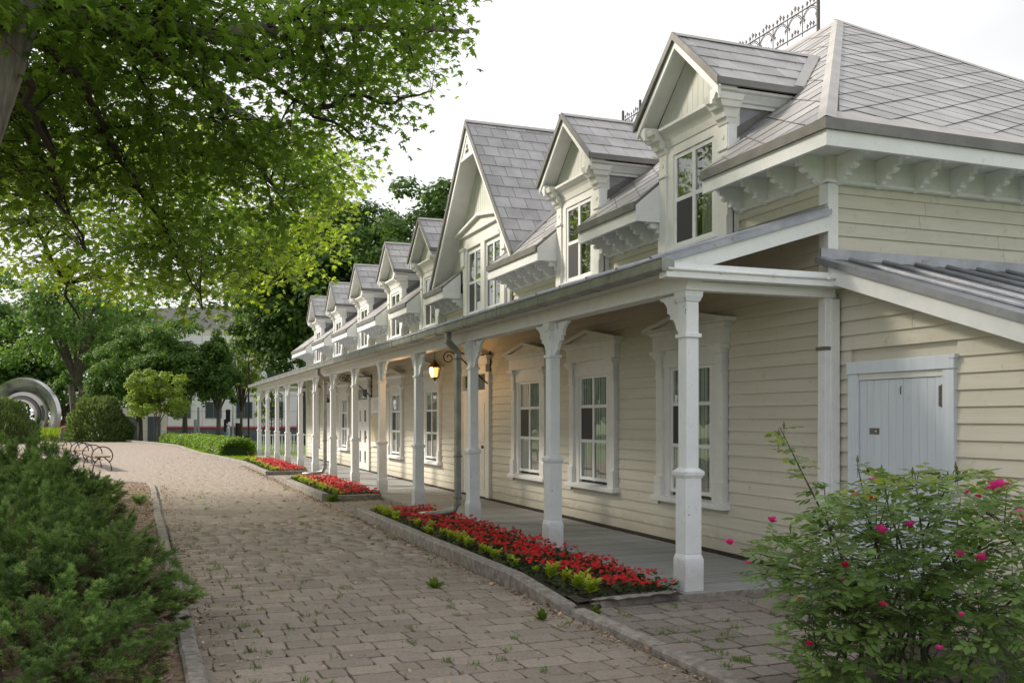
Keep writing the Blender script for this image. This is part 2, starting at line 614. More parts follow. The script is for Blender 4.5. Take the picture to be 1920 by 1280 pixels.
def ground_window(parent_loc, first=None):
    if first:
        return copy_tree(first, house, (0, parent_loc, 0))
    x = XW
    b = MB()   # casing: two pilasters and a head
    for s in (-1, 1):
        b.box(x - .055, x + .03, s * .60 - .145 * (s < 0) - .0, s * .60 + .145 * (s > 0), .62, 2.10)
        b.box(x - .075, x + .03, s * .675 - .082, s * .675 + .082, .60, .86)
    b.box(x - .035, x + .03, -.60, .60, 2.20, 2.42)
    w = b.build('window', M['trim'], house, bevel=.004)
    # reveal between pilaster and sash
    MB().box(x - .018, x + .035, -.60, -.47, .60, 2.22).box(x - .018, x + .035, .47, .60, .60, 2.22).build('jamb', M['trim'], w)
    MB().prism([(x - .11, .555), (x + .03, .555), (x + .03, .635), (x - .09, .615), (x - .11, .605)], 'y', -.81, .81).build('sill', M['white'], w, bevel=.004)
    for s in (-1, 1):
        c = MB()
        y = s * .675
        c.box(x - .07, x + .03, y - .082, y + .082, 2.075, 2.10)
        c.box(x - .062, x + .03, y - .066, y + .066, 2.10, 2.31)
        c.frustum(x - .02, y, 2.31, 2.37, .05, .076, .085, .112)
        c.frustum(x - .02, y, 2.37, 2.415, .095, .122, .10, .128)
        c.build('capital', M['trim'], w)
        MB().tube([(x - .066, y, 2.20), (x - .058, y, 2.20)], .026, 10).build('boss', M['trim'], w)
    h = MB().box(x - .075, x + .03, -.80, .80, 2.417, 2.60)
    h.frustum(x - .03, 0, 2.60, 2.655, .05, .81, .09, .90)
    h.build('frieze', M['trim'], w, bevel=.003)
    p = MB().prism([(-.92, 2.657), (.92, 2.657), (0, 2.812)], 'x', x - .085, x + .02)
    p.build('tympanum', M['trim'], w)
    for s in (-1, 1):
        MB().prism([(s * .945, 2.655), (s * .945, 2.70), (0, 2.862), (0, 2.812)], 'x', x - .155, x + .02).build('raking_cornice', M['trim'], w)
    MB().box(x - .135, x + .02, -.93, .93, 2.6585, 2.69).build('cornice', M['trim'], w)
    panes(w, x - .005, [-.44, 0, .44], [.70, 1.25, 1.755, 2.19], screens=[(1, 1)])
    curtains(w, x + .028, -.42, .42, .70, 2.2, .44)
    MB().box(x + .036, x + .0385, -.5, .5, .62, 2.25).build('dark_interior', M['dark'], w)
    w.location = (0, parent_loc, 0)
    return w


w0 = None
for y in WINDOWS:
    w0_ = ground_window(y, w0)
    w0 = w0 or w0_
MB().box(XW - .06, XW + .03, Y0 + .14, Y1 - .1, .045, .083).build('skirting', M['soil'], house)

# ---- porch doors


def house_door(c, h, main):
    x = XW
    fr = MB()
    for s in (-1, 1):
        fr.box(x - .06, x + .03, c + s * (h - .09) - .10, c + s * (h - .09) + .10, .05, 2.46)
    fr.box(x - .05, x + .03, c - h + .19, c + h - .19, 2.43, 2.60)
    d = fr.build('door', M['trim'], house, bevel=.004)
    top = MB().box(x - .08, x + .03, c - h + .02, c + h - .02, 2.602, 2.70)
    top.frustum(x - .03, c, 2.70, 2.76, .06, h - .02, .10, h + .06)
    top.build('head', M['trim'], d)
    MB().prism([(c - h - .06, 2.762), (c + h + .06, 2.762), (c, 2.92)], 'x', x - .12, x + .02).build('pediment', M['trim'], d)
    MB().box(x - .02, x + .028, c - h + .19, c + h - .19, .05, 2.06).build('leaf', M['door'], d)
    MB().box(x - .035, x + .028, c - h + .19, c + h - .19, 2.062, 2.13).build('transom_bar', M['white'], d)
    MB().add([(x - .015, c - h + .25, 2.15), (x - .015, c + h - .25, 2.15), (x - .015, c + h - .25, 2.41), (x - .015, c - h + .25, 2.41)], [(3, 2, 1, 0)]).build('transom_pane', M['glass'], d)
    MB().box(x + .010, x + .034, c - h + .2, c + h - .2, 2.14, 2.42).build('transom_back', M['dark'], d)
    lw = h - .28
    cols, rows = (2, 3) if main else (2, 2)
    for i in range(cols):
        for j in range(rows):
            ya = c - lw + i * lw + .07 * (1 if main else .6)
            yb = c - lw + (i + 1) * lw - .07 * (1 if main else .6)
            za, zb = .22 + j * 1.8 / rows, .22 + (j + 1) * 1.8 / rows - .14
            if main:
                ym = (ya + yb) / 2
                MB().box(x - .026, x + .02, ym - .085, ym + .085, za + .06, zb - .06).build('door_light', M['glass'], d)
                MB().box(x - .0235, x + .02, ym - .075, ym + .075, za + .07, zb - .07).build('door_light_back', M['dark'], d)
            else:
                MB().frustum(x - .02, (ya + yb) / 2, za, zb, .012, (yb - ya) / 2, .012, (yb - ya) / 2).build('panel', M['door'], d, bevel=.006)
    MB().lathe([(.012, 0), (.03, .02), (.03, .05), (.012, .07)], (x - .06, c - lw + .06, 1.0), 8).build('knob', M['brass'], d)


for i, (c, h) in enumerate(DOORS):
    house_door(c, h, i == 1)

# ---- dormers


def clip(poly, conv):
    """poly clipped by the convex counter-clockwise polygon conv"""
    out = list(poly)
    for (ax, ay), (bx, by) in zip(conv, conv[1:] + conv[:1]):
        src, out = out, []
        if not src:
            return []
        def side(p):
            return (bx - ax) * (p[1] - ay) - (by - ay) * (p[0] - ax)
        for p, q in zip(src, src[1:] + src[:1]):
            sp, sq = side(p), side(q)
            if sp >= 0:
                out.append(p)
            if sp * sq < 0:
                t = sp / (sp - sq)
                out.append((p[0] + (q[0] - p[0]) * t, p[1] + (q[1] - p[1]) * t))
    return out


def area(p):
    return abs(sum(a[0] * b[1] - b[0] * a[1] for a, b in zip(p, p[1:] + p[:1]))) / 2


SHINGLE_COUNT = [0]


class RoofFace:
    def __init__(self, o, u, v, poly):
        self.o, self.u, self.v = Vector(o), Vector(u).normalized(), Vector(v).normalized()
        self.n = self.u.cross(self.v)
        if self.n.z < 0:
            self.n = -self.n
        a = sum(p[0] * q[1] - q[0] * p[1] for p, q in zip(poly, poly[1:] + poly[:1]))
        self.poly = poly if a > 0 else poly[::-1]

    def pt(self, u, v, h):
        return self.o + self.u * u + self.v * v + self.n * h

    def slab(self, mb, th=.04):
        n = len(self.poly)
        vs = [self.pt(u, v, 0) for u, v in self.poly] + [self.pt(u, v, -th) for u, v in self.poly]
        mb.add(vs, [tuple(range(n)), tuple(range(n, 2 * n))[::-1]] + [(i, n + i, n + (i + 1) % n, (i + 1) % n) for i in range(n)])

    def tiles(self, kind, parent, single, rest, p=.31, q=.19):
        us, vs_ = [a[0] for a in self.poly], [a[1] for a in self.poly]
        u0, u1, v0, v1 = min(us), max(us), min(vs_), max(vs_)
        todo = []
        if kind == 'bond':
            e, w = .30, .30
            for j in range(int((v1 - v0) / e) + 1):
                off = (j % 2) * w / 2
                for i in range(-1, int((u1 - u0) / w) + 2):
                    a, b = u0 + i * w + off + .004, u0 + (i + 1) * w + off - .004
                    todo.append(([(a, v0 + j * e), (b, v0 + j * e), (b, v0 + j * e + e + .01), (a, v0 + j * e + e + .01)], v0 + j * e, e))
        else:
            nj = int((v1 - v0) / q) + 2
            for j in range(-1, nj):
                for i in range(int(u0 / p / 2) - 1, int(u1 / p / 2) + 2):
                    cu, cv = i * 2 * p + (j % 2) * p, v0 + j * q
                    g = .965
                    todo.append(([(cu, cv - q * g), (cu + p * g, cv), (cu, cv + q * g), (cu - p * g, cv)], cv - q, 2 * q))
        for poly, vb, e in todo:
            c = clip(poly, self.poly)
            if len(c) < 3 or area(c) < .002:
                continue
            jit = random.uniform(-.002, .003)
            n = len(c)
            top = [self.pt(u, v, .006 + jit + .009 * max(0, 1 - (v - vb) / e)) for u, v in c]
            bot = [self.pt(u, v, .001) for u, v in c]
            fs = [tuple(range(n))] + [(i, n + i, n + (i + 1) % n, (i + 1) % n) for i in range(n)]
            if single and SHINGLE_COUNT[0] < 297 and (single is True or single(self.pt(c[0][0], c[0][1], 0))):
                SHINGLE_COUNT[0] += 1
                MB().add(top + bot, fs).build('shingle', M['roof'], parent)
            else:
                rest.add(top + bot, fs)


def build_rest(mb, name, parent):
    if not mb.v:
        return None
    me = mb.mesh(name, M['roof'])
    # one shade value for each shingle
    va = np.zeros(len(mb.v))
    seen = {}
    for f in mb.f:
        r = min(f)
        for i in f:
            seen.setdefault(i, r)
    parent_of = np.arange(len(mb.v))
    for f in mb.f:
        if len(f) >= 3:
            m_ = min(parent_of[i] for i in f)
            for i in f:
                parent_of[i] = min(parent_of[i], m_)
    h = np.random.default_rng(3).random(len(mb.v))
    va = h[parent_of]
    a = me.attributes.new('var', 'FLOAT', 'POINT')
    a.data.foreach_set('value', va.astype(np.float32))
    o = place(name, me, parent)
    o['kind'] = 'stuff'
    return o


DX0, DZR, DZE, DH = 5.72, 6.00, 5.205, .93


def main_x(z):
    return EAVE_X + (z - EAVE_Z) / SL


def dormer_roof(parent, c, single):
    rest = MB()
    sl = math.hypot(DH, DZR - DZE)
    under = MB()
    for s in (-1, 1):
        poly = [(0, 0), (main_x(DZE) - DX0, 0), (main_x(DZR) - DX0 + .05, sl), (0, sl)]
        fc = RoofFace((DX0, c + s * DH, DZE), (1, 0, 0), (0, -s * DH, DZR - DZE), poly)
        fc.slab(under, .05)
        fc.tiles('bond', parent, single if s < 0 else None, rest)
        # drip edges along the eave and the rake
        MB().box(DX0 - .01, main_x(DZE) + .02, c + s * DH - .018, c + s * DH + .018, DZE - .06, DZE + .012).build('eave_edge', M['roof_edge'], parent)
        MB().hexa([(DX0 - .018, c + s * (DH + .012), DZE - .075), (DX0 + .012, c + s * (DH + .012), DZE - .075), (DX0 + .012, c, DZR - .055), (DX0 - .018, c, DZR - .055)],
                  [(DX0 - .018, c + s * (DH + .012), DZE + .022), (DX0 + .012, c + s * (DH + .012), DZE + .022), (DX0 + .012, c, DZR + .036), (DX0 - .018, c, DZR + .036)]).build('rake_edge', M['roof_edge'], parent)
        # valley flashing against the main roof
        a, b = Vector((main_x(DZE), c + s * DH, DZE + .02)), Vector((main_x(DZR), c, DZR + .02))
        up_ = Vector((0, s * .0, .018))
        MB().add([a + up_, b + up_, b + up_ + Vector((-.16, 0, 0)), a + up_ + Vector((-.13, 0, 0))], [(0, 1, 2, 3)]).build('valley_flashing', M['roof_flash'], parent)
    under.build('roof_deck', M['roof_edge'], parent)
    MB().prism([(c - .05, DZR - .015), (c, DZR + .035), (c + .05, DZR - .015), (c, DZR + .018)], 'x', DX0 - .01, main_x(DZR)).build('ridge_cap', M['roof_flash'], parent)
    build_rest(rest, 'shingle', parent)


def make_dormer(c, single):
    x = 6.0
    b = MB()      # front wall with the opening left free
    b.box(x + .03, x + .12, -.74, -.45, 3.44, 5.0).box(x + .03, x + .12, .45, .74, 3.44, 5.0)
    b.box(x + .03, x + .12, -.45, .45, 4.78, 5.0).box(x + .03, x + .12, -.45, .45, 3.44, 3.62)
    d = b.build('dormer', M['trim'], house)
    g = MB().prism([(-.80, 5.0), (.80, 5.0), (.80, 5.17), (0, 5.90), (-.80, 5.17)], 'x', x - .02, x + .10)
    g.build('gable_boards', M['sage'], d)
    for k in range(-6, 7):
        y = k * .115
        MB().box(x - .0225, x - .019, y - .003, y + .003, 5.02, 5.86 - abs(y) * .79 - .06).build('batten', M['sage'], d)
    for s in (-1, 1):
        # rake fascia, soffit
        MB().hexa([(DX0 + .015, s * .90, DZE - .16), (DX0 + .05, s * .90, DZE - .16), (DX0 + .05, 0, DZR - .15), (DX0 + .015, 0, DZR - .15)],
                  [(DX0 + .015, s * .905, DZE - .078), (DX0 + .05, s * .905, DZE - .078), (DX0 + .05, 0, DZR - .055), (DX0 + .015, 0, DZR - .055)]).build('rake_board', M['white'], d)
        MB().hexa([(DX0 + .05, s * .90, DZE - .095), (x - .02, s * .90, DZE - .095), (x - .02, 0, DZR - .095), (DX0 + .05, 0, DZR - .095)],
                  [(DX0 + .05, s * .90, DZE - .06), (x - .02, s * .90, DZE - .06), (x - .02, 0, DZR - .06), (DX0 + .05, 0, DZR - .06)]).build('soffit', M['trim'], d)
        # side crown moulding under the eave
        prof = [(.72, 4.985), (.765, 4.985), (.77, 5.02), (.795, 5.025), (.81, 5.05), (.85, 5.095), (.885, 5.11), (.89, 5.135), (.72, 5.135)]
        MB().prism([(s * a, z) for a, z in prof], 'x', DX0 + .03, main_x(5.13)).build('side_cornice', M['white'], d)
        # pilaster with its flaring capital
        pl = MB().box(x - .04, x + .05, s * .655 - .085, s * .655 + .085, 3.46, 4.80)
        pl.box(x - .06, x + .05, s * .655 - .095, s * .655 + .095, 4.52, 4.55)
        pl.box(x - .055, x + .03, s * .655 - .09, s * .655 + .09, 3.46, 3.80)
        pl.build('pilaster', M['trim'], d, bevel=.003)
        MB().tube([(x - .048, s * .655, 4.67), (x - .038, s * .655, 4.67)], .028, 10).build('boss', M['trim'], d)
        cp = MB()
        cp.frustum(x - .0, s * .665, 4.80, 4.86, .05, .092, .075, .105)
        cp.frustum(x - .02, s * .68, 4.86, 4.955, .075, .10, .11, .12)
        cp.frustum(x - .055, s * .71, 4.955, 5.02, .11, .125, .145, .145)
        cp.frustum(x - .075, s * .725, 5.02, 5.085, .145, .145, .165, .16)
        cp.build('capital', M['trim'], d)
        # tin cheek
        MB().prism([(x + .06, 3.9), (x + .06, 5.03), (main_x(5.03), 5.03), (x + .06, main_x(5.0) * 0 + EAVE_Z + (x + .06 - EAVE_X) * SL - .05)], 'y', s * .70, s * .735).build('cheek', M['cheek'], d)
        MB().box(x - .03, x + .075, s * .742 - .012, s * .742 + .012, 4.30, 4.93).build('corner_bead', M['white'], d)
        a, e = Vector((x + .08, s * .74, EAVE_Z + (x + .08 - EAVE_X) * SL + .05)), Vector((main_x(5.0), s * .74, 5.02))
        MB().add([a, a + Vector((0, s * .012, .13)), e + Vector((-.10, s * .012, 0)), e], [(0, 1, 2, 3)]).build('step_flashing', M['roof_edge'], d)
    fr = MB()
    fr.prism([(x - .03, 4.86), (x + .03, 4.86), (x + .03, 5.085), (x - .15, 5.085), (x - .15, 5.05), (x - .09, 5.01), (x - .05, 4.94)], 'y', -.56, .56)
    fr.build('front_cornice', M['trim'], d)
    MB().prism([(x - .02, 3.46), (x + .05, 3.46), (x + .05, 3.63), (x - .045, 3.63), (x - .045, 3.60), (x - .02, 3.58)], 'y', -.57, .57).build('sill', M['white'], d)
    MB().box(x - .018, x + .05, -.57, -.44, 3.63, 4.86).box(x - .018, x + .05, .44, .57, 3.63, 4.86).box(x - .018, x + .05, -.44, .44, 4.75, 4.86).build('jamb', M['trim'], d)
    panes(d, x - .004, [-.415, 0, .415], [3.66, 4.20, 4.72], w=.03, screens=[(1, 0)])
    curtains(d, x + .085, -.40, .40, 3.62, 4.76, .42)
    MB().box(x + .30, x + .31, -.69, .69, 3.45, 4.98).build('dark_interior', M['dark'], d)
    d.location = (0, c, 0)
    dormer_roof(d, 0, single)
    return d


d1 = make_dormer(DORMERS[0], True)
d1['label'] = 'nearest dormer with a lace curtained window'
d2 = make_dormer(DORMERS[1], True)
d3 = make_dormer(DORMERS[2], None)
for c in DORMERS[3:]:
    copy_tree(d3, house, (0, c, 0))

# ---- the tall cross gable
BH, BZR, BZF, BX0 = 2.42, 7.15, 4.30, 5.68
xg = 6.06
gb = MB().prism([(BG_C - 1.32, 3.44), (BG_C + 1.32, 3.44), (BG_C + 1.32, 4.56), (BG_C + 2.10, 4.56), (BG_C, 7.03), (BG_C - 2.10, 4.56), (BG_C - 1.32, 4.56)], 'x', xg + .36, xg + .40)
gable = gb.build('cross_gable', M['dark'], house)
fw = MB().prism([(BG_C - 1.32, 4.86), (BG_C + 1.32, 4.86), (BG_C + 1.85, 4.86), (BG_C, 7.03), (BG_C - 1.85, 4.86)], 'x', xg, xg + .05)
fw.box(xg, xg + .05, BG_C - 1.32, BG_C - 1.0, 3.44, 4.859).box(xg, xg + .05, BG_C + 1.0, BG_C + 1.32, 3.44, 4.859)
fw.box(xg, xg + .05, BG_C - 1.0, BG_C + 1.0, 3.44, 3.64)
fw.prism([(BG_C - 1.32, 4.3), (BG_C - 1.32, 4.859), (BG_C - 1.85, 4.859), (BG_C - 2.2, 4.45), (BG_C - 2.2, 4.3)], 'x', xg, xg + .05)
fw.prism([(BG_C + 1.32, 4.3), (BG_C + 2.2, 4.3), (BG_C + 2.2, 4.45), (BG_C + 1.85, 4.859), (BG_C + 1.32, 4.859)], 'x', xg, xg + .05)
fw.build('gable_wall', M['sage'], gable)
for k in range(-12, 13):
    y = BG_C + k * .12
    MB().box(xg - .003, xg - .0005, y - .003, y + .004, 5.28, 6.98 - abs(k * .12) * 1.178).build('batten', M['sage'], gable)
bsl = math.hypot(BH, BZR - BZF)
under, rest = MB(), MB()
for s in (-1, 1):
    poly = [(0, 0), (main_x(BZF) - BX0 + .02, 0), (main_x(BZR) - BX0 + .05, bsl), (0, bsl)]
    fc = RoofFace((BX0, BG_C + s * BH, BZF), (1, 0, 0), (0, -s * BH, BZR - BZF), poly)
    fc.slab(under, .05)
    fc.tiles('bond', gable, True if s < 0 else None, rest)
    dz = .11
    for nm, m_, x0, x1, h0, h1 in (('rake_edge', 'roof_edge', BX0 - .02, BX0 + .012, -.085, .036), ('rake_board', 'white', BX0 + .014, BX0 + .055, -.24, -.086), ('soffit', 'trim', BX0 + .056, xg, -.20, -.075)):
        MB().hexa([(x0, BG_C + s * BH, BZF + h0), (x1, BG_C + s * BH, BZF + h0), (x1, BG_C, BZR + h0), (x0, BG_C, BZR + h0)],
                  [(x0, BG_C + s * BH, BZF + h1), (x1, BG_C + s * BH, BZF + h1), (x1, BG_C, BZR + h1), (x0, BG_C, BZR + h1)]).build(nm, M[m_], gable)
    a, b = Vector((main_x(BZF), BG_C + s * BH, BZF + .02)), Vector((main_x(BZR), BG_C, BZR + .02))
    up_ = Vector((0, 0, .022))
    MB().add([a + up_, b + up_, b + up_ + Vector((-.25, 0, 0)), a + up_ + Vector((-.02, 0, 0))], [(0, 1, 2, 3)]).build('valley_flashing', M['roof_flash'], gable)
under.build('roof_deck', M['roof_edge'], gable)
build_rest(rest, 'shingle', gable)
MB().prism([(BG_C - .06, BZR - .02), (BG_C, BZR + .045), (BG_C + .06, BZR - .02), (BG_C, BZR + .022)], 'x', BX0 - .015, main_x(BZR)).build('ridge_cap', M['roof_flash'], gable)
MB().tube([(7.6, BG_C, BZR), (7.6, BG_C, BZR + .36)], .012, 6).build('lightning_rod', M['roof_edge'], gable)
# peak ornament; dark discs stand in for the shade in its piercings
pk = MB().hexa([(BX0 + .02, BG_C - .36, 6.47), (BX0 + .045, BG_C - .36, 6.47), (BX0 + .045, BG_C + .36, 6.47), (BX0 + .02, BG_C + .36, 6.47)],
               [(BX0 + .02, BG_C - .30, 6.53), (BX0 + .045, BG_C - .30, 6.53), (BX0 + .045, BG_C + .30, 6.53), (BX0 + .02, BG_C + .30, 6.53)])
pk.build('collar_bar', M['white'], gable)
MB().prism([(BG_C - .27, 6.531), (BG_C + .27, 6.531), (BG_C, 6.90)], 'x', BX0 + .026, BX0 + .040).build('peak_panel', M['trim'], gable)
for dy, dz in ((-.05, 6.60), (.05, 6.60), (0, 6.69)):
    MB().tube([(BX0 + .020, BG_C + dy, dz), (BX0 + .0275, BG_C + dy, dz)], .042, 10).build('trefoil', M['dark'], gable)
# paired windows with their hood
gw = MB()
for y in (-1.06, 0, 1.06):
    gw.box(xg - .05, xg + .04, BG_C + y - .11, BG_C + y + .11, 3.46, 4.92)
gw.box(xg - .045, xg + .04, BG_C - 1.17, BG_C + 1.17, 4.921, 5.17).box(xg - .06, xg + .04, BG_C - 1.19, BG_C + 1.19, 3.46, 3.60)
gwo = gw.build('gable_window', M['trim'], gable, bevel=.003)
for s in (-1, 1):
    cp = MB().frustum(xg - .03, BG_C + s * 1.14, 4.60, 4.90, .05, .10, .05, .10)
    cp.frustum(xg - .03, BG_C + s * 1.14, 4.901, 4.96, .06, .11, .085, .14)
    cp.build('capital', M['trim'], gwo)
MB().prism([(BG_C - 1.30, 5.171), (BG_C + 1.30, 5.171), (BG_C + 1.30, 5.22), (BG_C, 5.40), (BG_C - 1.30, 5.22)], 'x', xg - .10, xg + .02).build('hood', M['trim'], gwo)
for s in (-1, 1):
    MB().prism([(BG_C + s * 1.34, 5.205), (BG_C + s * 1.34, 5.25), (BG_C, 5.45), (BG_C, 5.402)], 'x', xg - .17, xg + .02).build('hood_cornice', M['trim'], gwo)
    panes(gwo, xg - .012, [BG_C + s * .53 - .39, BG_C + s * .53, BG_C + s * .53 + .39], [3.65, 4.24, 4.84], w=.03, screens=[(1, 0)] if s > 0 else [])
    curtains(gwo, xg + .1, BG_C + s * .53 - .40, BG_C + s * .53 + .40, 3.62, 4.88, .25)

# ---- main roof
roof_base = MB()
rest = MB()
ca = math.sqrt(1 + SL * SL)
L_FRONT = (RIDGE_X - EAVE_X) * ca
# front slope as strips between the dormers
front_poly = [(EAVE_Y, 0), (FAR_Y, 0), (FAR_APEX, L_FRONT), (APEX_Y, L_FRONT)]
v_d = (main_x(DZE) - EAVE_X) * ca
marks = sorted([(c - .77, c + .77, v_d) for c in DORMERS] + [(BG_C - 1.36, BG_C + 1.36, (main_x(6.0) - EAVE_X) * ca)])
strips, y = [], EAVE_Y
for a, b, v in marks:
    strips.append((y, a, 0))
    strips.append((a, b, v))
    y = b
strips.append((y, FAR_Y, 0))
roof_obj = None
faces = []
for a, b, v in strips:
    poly = clip([(a, v), (b, v), (b, L_FRONT), (a, L_FRONT)], front_poly)
    if len(poly) > 2:
        fc = RoofFace((EAVE_X, 0, EAVE_Z), (0, 1, 0), (1, 0, SL), poly)
        fc.slab(roof_base)
        faces.append(fc)
es = (RIDGE_Z - EAVE_Z) / (APEX_Y - EAVE_Y)
L_END = math.hypot(APEX_Y - EAVE_Y, RIDGE_Z - EAVE_Z)
end = RoofFace((0, EAVE_Y, EAVE_Z), (1, 0, 0), (0, 1, es), [(EAVE_X, 0), (BACK_X, 0), (RIDGE_X, L_END)])
end.slab(roof_base)
back = RoofFace((BACK_X, 0, EAVE_Z), (0, 1, 0), (-1, 0, SL), front_poly)
back.slab(roof_base)
fend = RoofFace((0, FAR_Y, EAVE_Z), (1, 0, 0), (0, -1, (RIDGE_Z - EAVE_Z) / (FAR_Y - FAR_APEX)), [(EAVE_X, 0), (BACK_X, 0), (RIDGE_X, math.hypot(FAR_Y - FAR_APEX, RIDGE_Z - EAVE_Z))])
fend.slab(roof_base)
roof_obj = roof_base.build('roof', M['roof_edge'], house)
end_in = RoofFace((0, EAVE_Y, EAVE_Z), (1, 0, 0), (0, 1, es), [(EAVE_X + .3, .24), (BACK_X - .3, .24), (RIDGE_X, L_END - .05)])
end_in.tiles('diamond', roof_obj, lambda p: p.x < 9.6, rest)
for fc in faces:
    fc.tiles('diamond', roof_obj, (lambda p: p.y < 9.2) if fc.poly[0][0] < 8 or fc.poly[1][0] < 8 else None, rest)
fend.tiles('diamond', roof_obj, None, rest)
build_rest(rest, 'shingle', roof_obj)
# starter strip along the near eave, hip and ridge caps
st = RoofFace((0, EAVE_Y, EAVE_Z), (1, 0, 0), (0, 1, es), [(EAVE_X, 0), (BACK_X, 0), (BACK_X - .24, .29), (EAVE_X + .24, .29)])
sm = MB()
n = len(st.poly)
sm.add([st.pt(u, v, .012) for u, v in st.poly], [tuple(range(n))])
sm.build('starter_strip', M['roof_flash'], roof_obj)


def cap_strip(a, b, side1, side2, w=.11):
    a, b = Vector(a), Vector(b)
    up = Vector((0, 0, .035))
    MB().add([a + up, b + up, b + Vector(side1) * w, a + Vector(side1) * w, b + Vector(side2) * w, a + Vector(side2) * w],
             [(0, 1, 2, 3), (1, 0, 5, 4)]).build('hip_cap', M['roof_flash'], roof_obj)


cap_strip((EAVE_X - .01, EAVE_Y - .01, EAVE_Z), (RIDGE_X, APEX_Y, RIDGE_Z), (-.05, 1, .17), (1, -.05, .17))
cap_strip((BACK_X, EAVE_Y, EAVE_Z), (RIDGE_X, APEX_Y, RIDGE_Z), (.05, 1, .17), (-1, -.05, .17))
cap_strip((RIDGE_X, APEX_Y, RIDGE_Z), (RIDGE_X, FAR_APEX, RIDGE_Z), (-1, 0, -.75), (1, 0, -.75))
cap_strip((EAVE_X, FAR_Y, EAVE_Z), (RIDGE_X, FAR_APEX, RIDGE_Z), (-.05, -1, .17), (1, .05, .17))

# ---- eaves with fascia, soffit, frieze and brackets
EAVES = [(EAVE_Y, 8.92), (10.42, 12.06), (13.56, 15.79), (18.51, 19.85), (21.35, 22.99), (24.49, 26.68), (28.18, 30.55), (32.05, 34.35), (35.85, FAR_Y)]
brk = [(0, 0), (.43, 0), (.44, -.03), (.415, -.065), (.37, -.07), (.375, -.035), (.34, -.03), (.30, -.055), (.295, -.105), (.25, -.095), (.225, -.125), (.245, -.155), (.20, -.165), (.16, -.145),
       (.135, -.175), (.15, -.21), (.10, -.215), (.085, -.24), (.04, -.255), (0, -.275)]
bm_f = MB().prism([(-x_, z_) for x_, z_ in brk], 'y', -.027, .027).mesh('eave_bracket', M['white'])
bm_e = MB().prism([(-x_, z_) for x_, z_ in brk], 'x', -.027, .027).mesh('eave_bracket', M['white'])
LUMPS = ((.425, -.035, .03), (.23, -.13, .024), (.13, -.195, .02))
lump_f = [MB().tube([(-a_, -.036, z_), (-a_, .036, z_)], r_, 8).mesh('scroll', M['white']) for a_, z_, r_ in LUMPS]
lump_e = [MB().tube([(-.036, -a_, z_), (.036, -a_, z_)], r_, 8).mesh('scroll', M['white']) for a_, z_, r_ in LUMPS]
FR = XW - .015
for k, (a, b) in enumerate(EAVES):
    e = MB().box(EAVE_X - .012, EAVE_X + .03, a + (.03 if k == 0 else 0), b, EAVE_Z - .075, EAVE_Z + .02).build('eave_drip', M['roof_edge'], house)
    ya, yb = (a + .06 if k == 0 else a), b
    MB().box(EAVE_X + .02, EAVE_X + .06, ya, yb, EAVE_Z - .215, EAVE_Z - .076).build('fascia', M['white'], house)
    MB().box(EAVE_X + .061, FR - .001, ya + .02, yb - .02, 4.085, 4.11).build('soffit', M['trim'], house)
    MB().box(FR, FR + .04, max(a, Y0 - .01), min(b, Y1), 3.86, 4.11).build('frieze', M['trim'], house)
    MB().prism([(FR - .03, 3.825), (FR + .04, 3.825), (FR + .04, 3.86), (FR - .02, 3.86)], 'y', max(a, Y0 - .02), min(b, Y1)).build('frieze_moulding', M['white'], house)
    if k:
        for yy, s in ((a, 1),) + (((b, -1),) if k < 8 else ()):
            MB().prism([(EAVE_X + .02, EAVE_Z - .215), (6.02, EAVE_Z - .215), (6.02, EAVE_Z + (6.02 - EAVE_X) * SL - .03), (EAVE_X + .02, EAVE_Z - .02)], 'y', yy - .012 * (s > 0), yy + .012 * (s < 0)).build('eave_return', M['white'], house)
    n_ = max(2, round((min(b, Y1) - max(a, Y0)) / .45) + 1)
    for i in range(n_):
        yb_ = max(a, Y0 + .03) + .05 + (min(b, Y1) - max(a, Y0 + .03) - .10) * i / (n_ - 1)
        br = place('eave_bracket', bm_f, house, (FR, yb_, 4.084))
        for lm_ in lump_f:
            place('scroll', lm_, br)
# near end
MB().box(EAVE_X + .017, BACK_X - .02, EAVE_Y + .017, EAVE_Y + .06, EAVE_Z - .2175, EAVE_Z - .078).build('fascia', M['white'], house)
MB().box(EAVE_X - .015, BACK_X, EAVE_Y - .012, EAVE_Y + .03, EAVE_Z - .0775, EAVE_Z + .0225).build('eave_drip', M['roof_edge'], house)
MB().box(EAVE_X + .061, BACK_X, EAVE_Y + .061, Y0 + .02, 4.087, 4.112).build('soffit', M['trim'], house)
MB().box(FR + .001, BACK_X - .5, Y0 - .015, Y0 + .03, 3.86, 4.11).build('frieze', M['trim'], house)
MB().prism([(Y0 - .045, 3.825), (Y0 + .03, 3.825), (Y0 + .03, 3.86), (Y0 - .035, 3.86)], 'x', FR - .031, BACK_X - .5).build('frieze_moulding', M['white'], house)
for i in range(8):
    br = place('eave_bracket', bm_e, house, (XW + .10 + i * .47, Y0 - .015, 4.084))
    for lm_ in lump_e:
        place('scroll', lm_, br)
MB().box(BACK_X - .06, BACK_X - .02, EAVE_Y + .06, FAR_Y, EAVE_Z - .215, EAVE_Z - .076).build('fascia', M['white'], house)
MB().box(EAVE_X + .02, BACK_X - .02, FAR_Y - .06, FAR_Y - .02, EAVE_Z - .215, EAVE_Z - .076).build('fascia', M['white'], house)
# small tin hips that close the eaves beside the cross gable
for yy, s in ((15.79, -1), (18.51, 1)):
    z1 = EAVE_Z + (6.05 - EAVE_X) * SL
    MB().add([(EAVE_X - .005, yy, EAVE_Z + .022), (6.05, yy, EAVE_Z + .10), (6.05, yy + s * .42, z1 + .03)], [(0, 1, 2)]).build('eave_hip', M['roof_flash'], house)

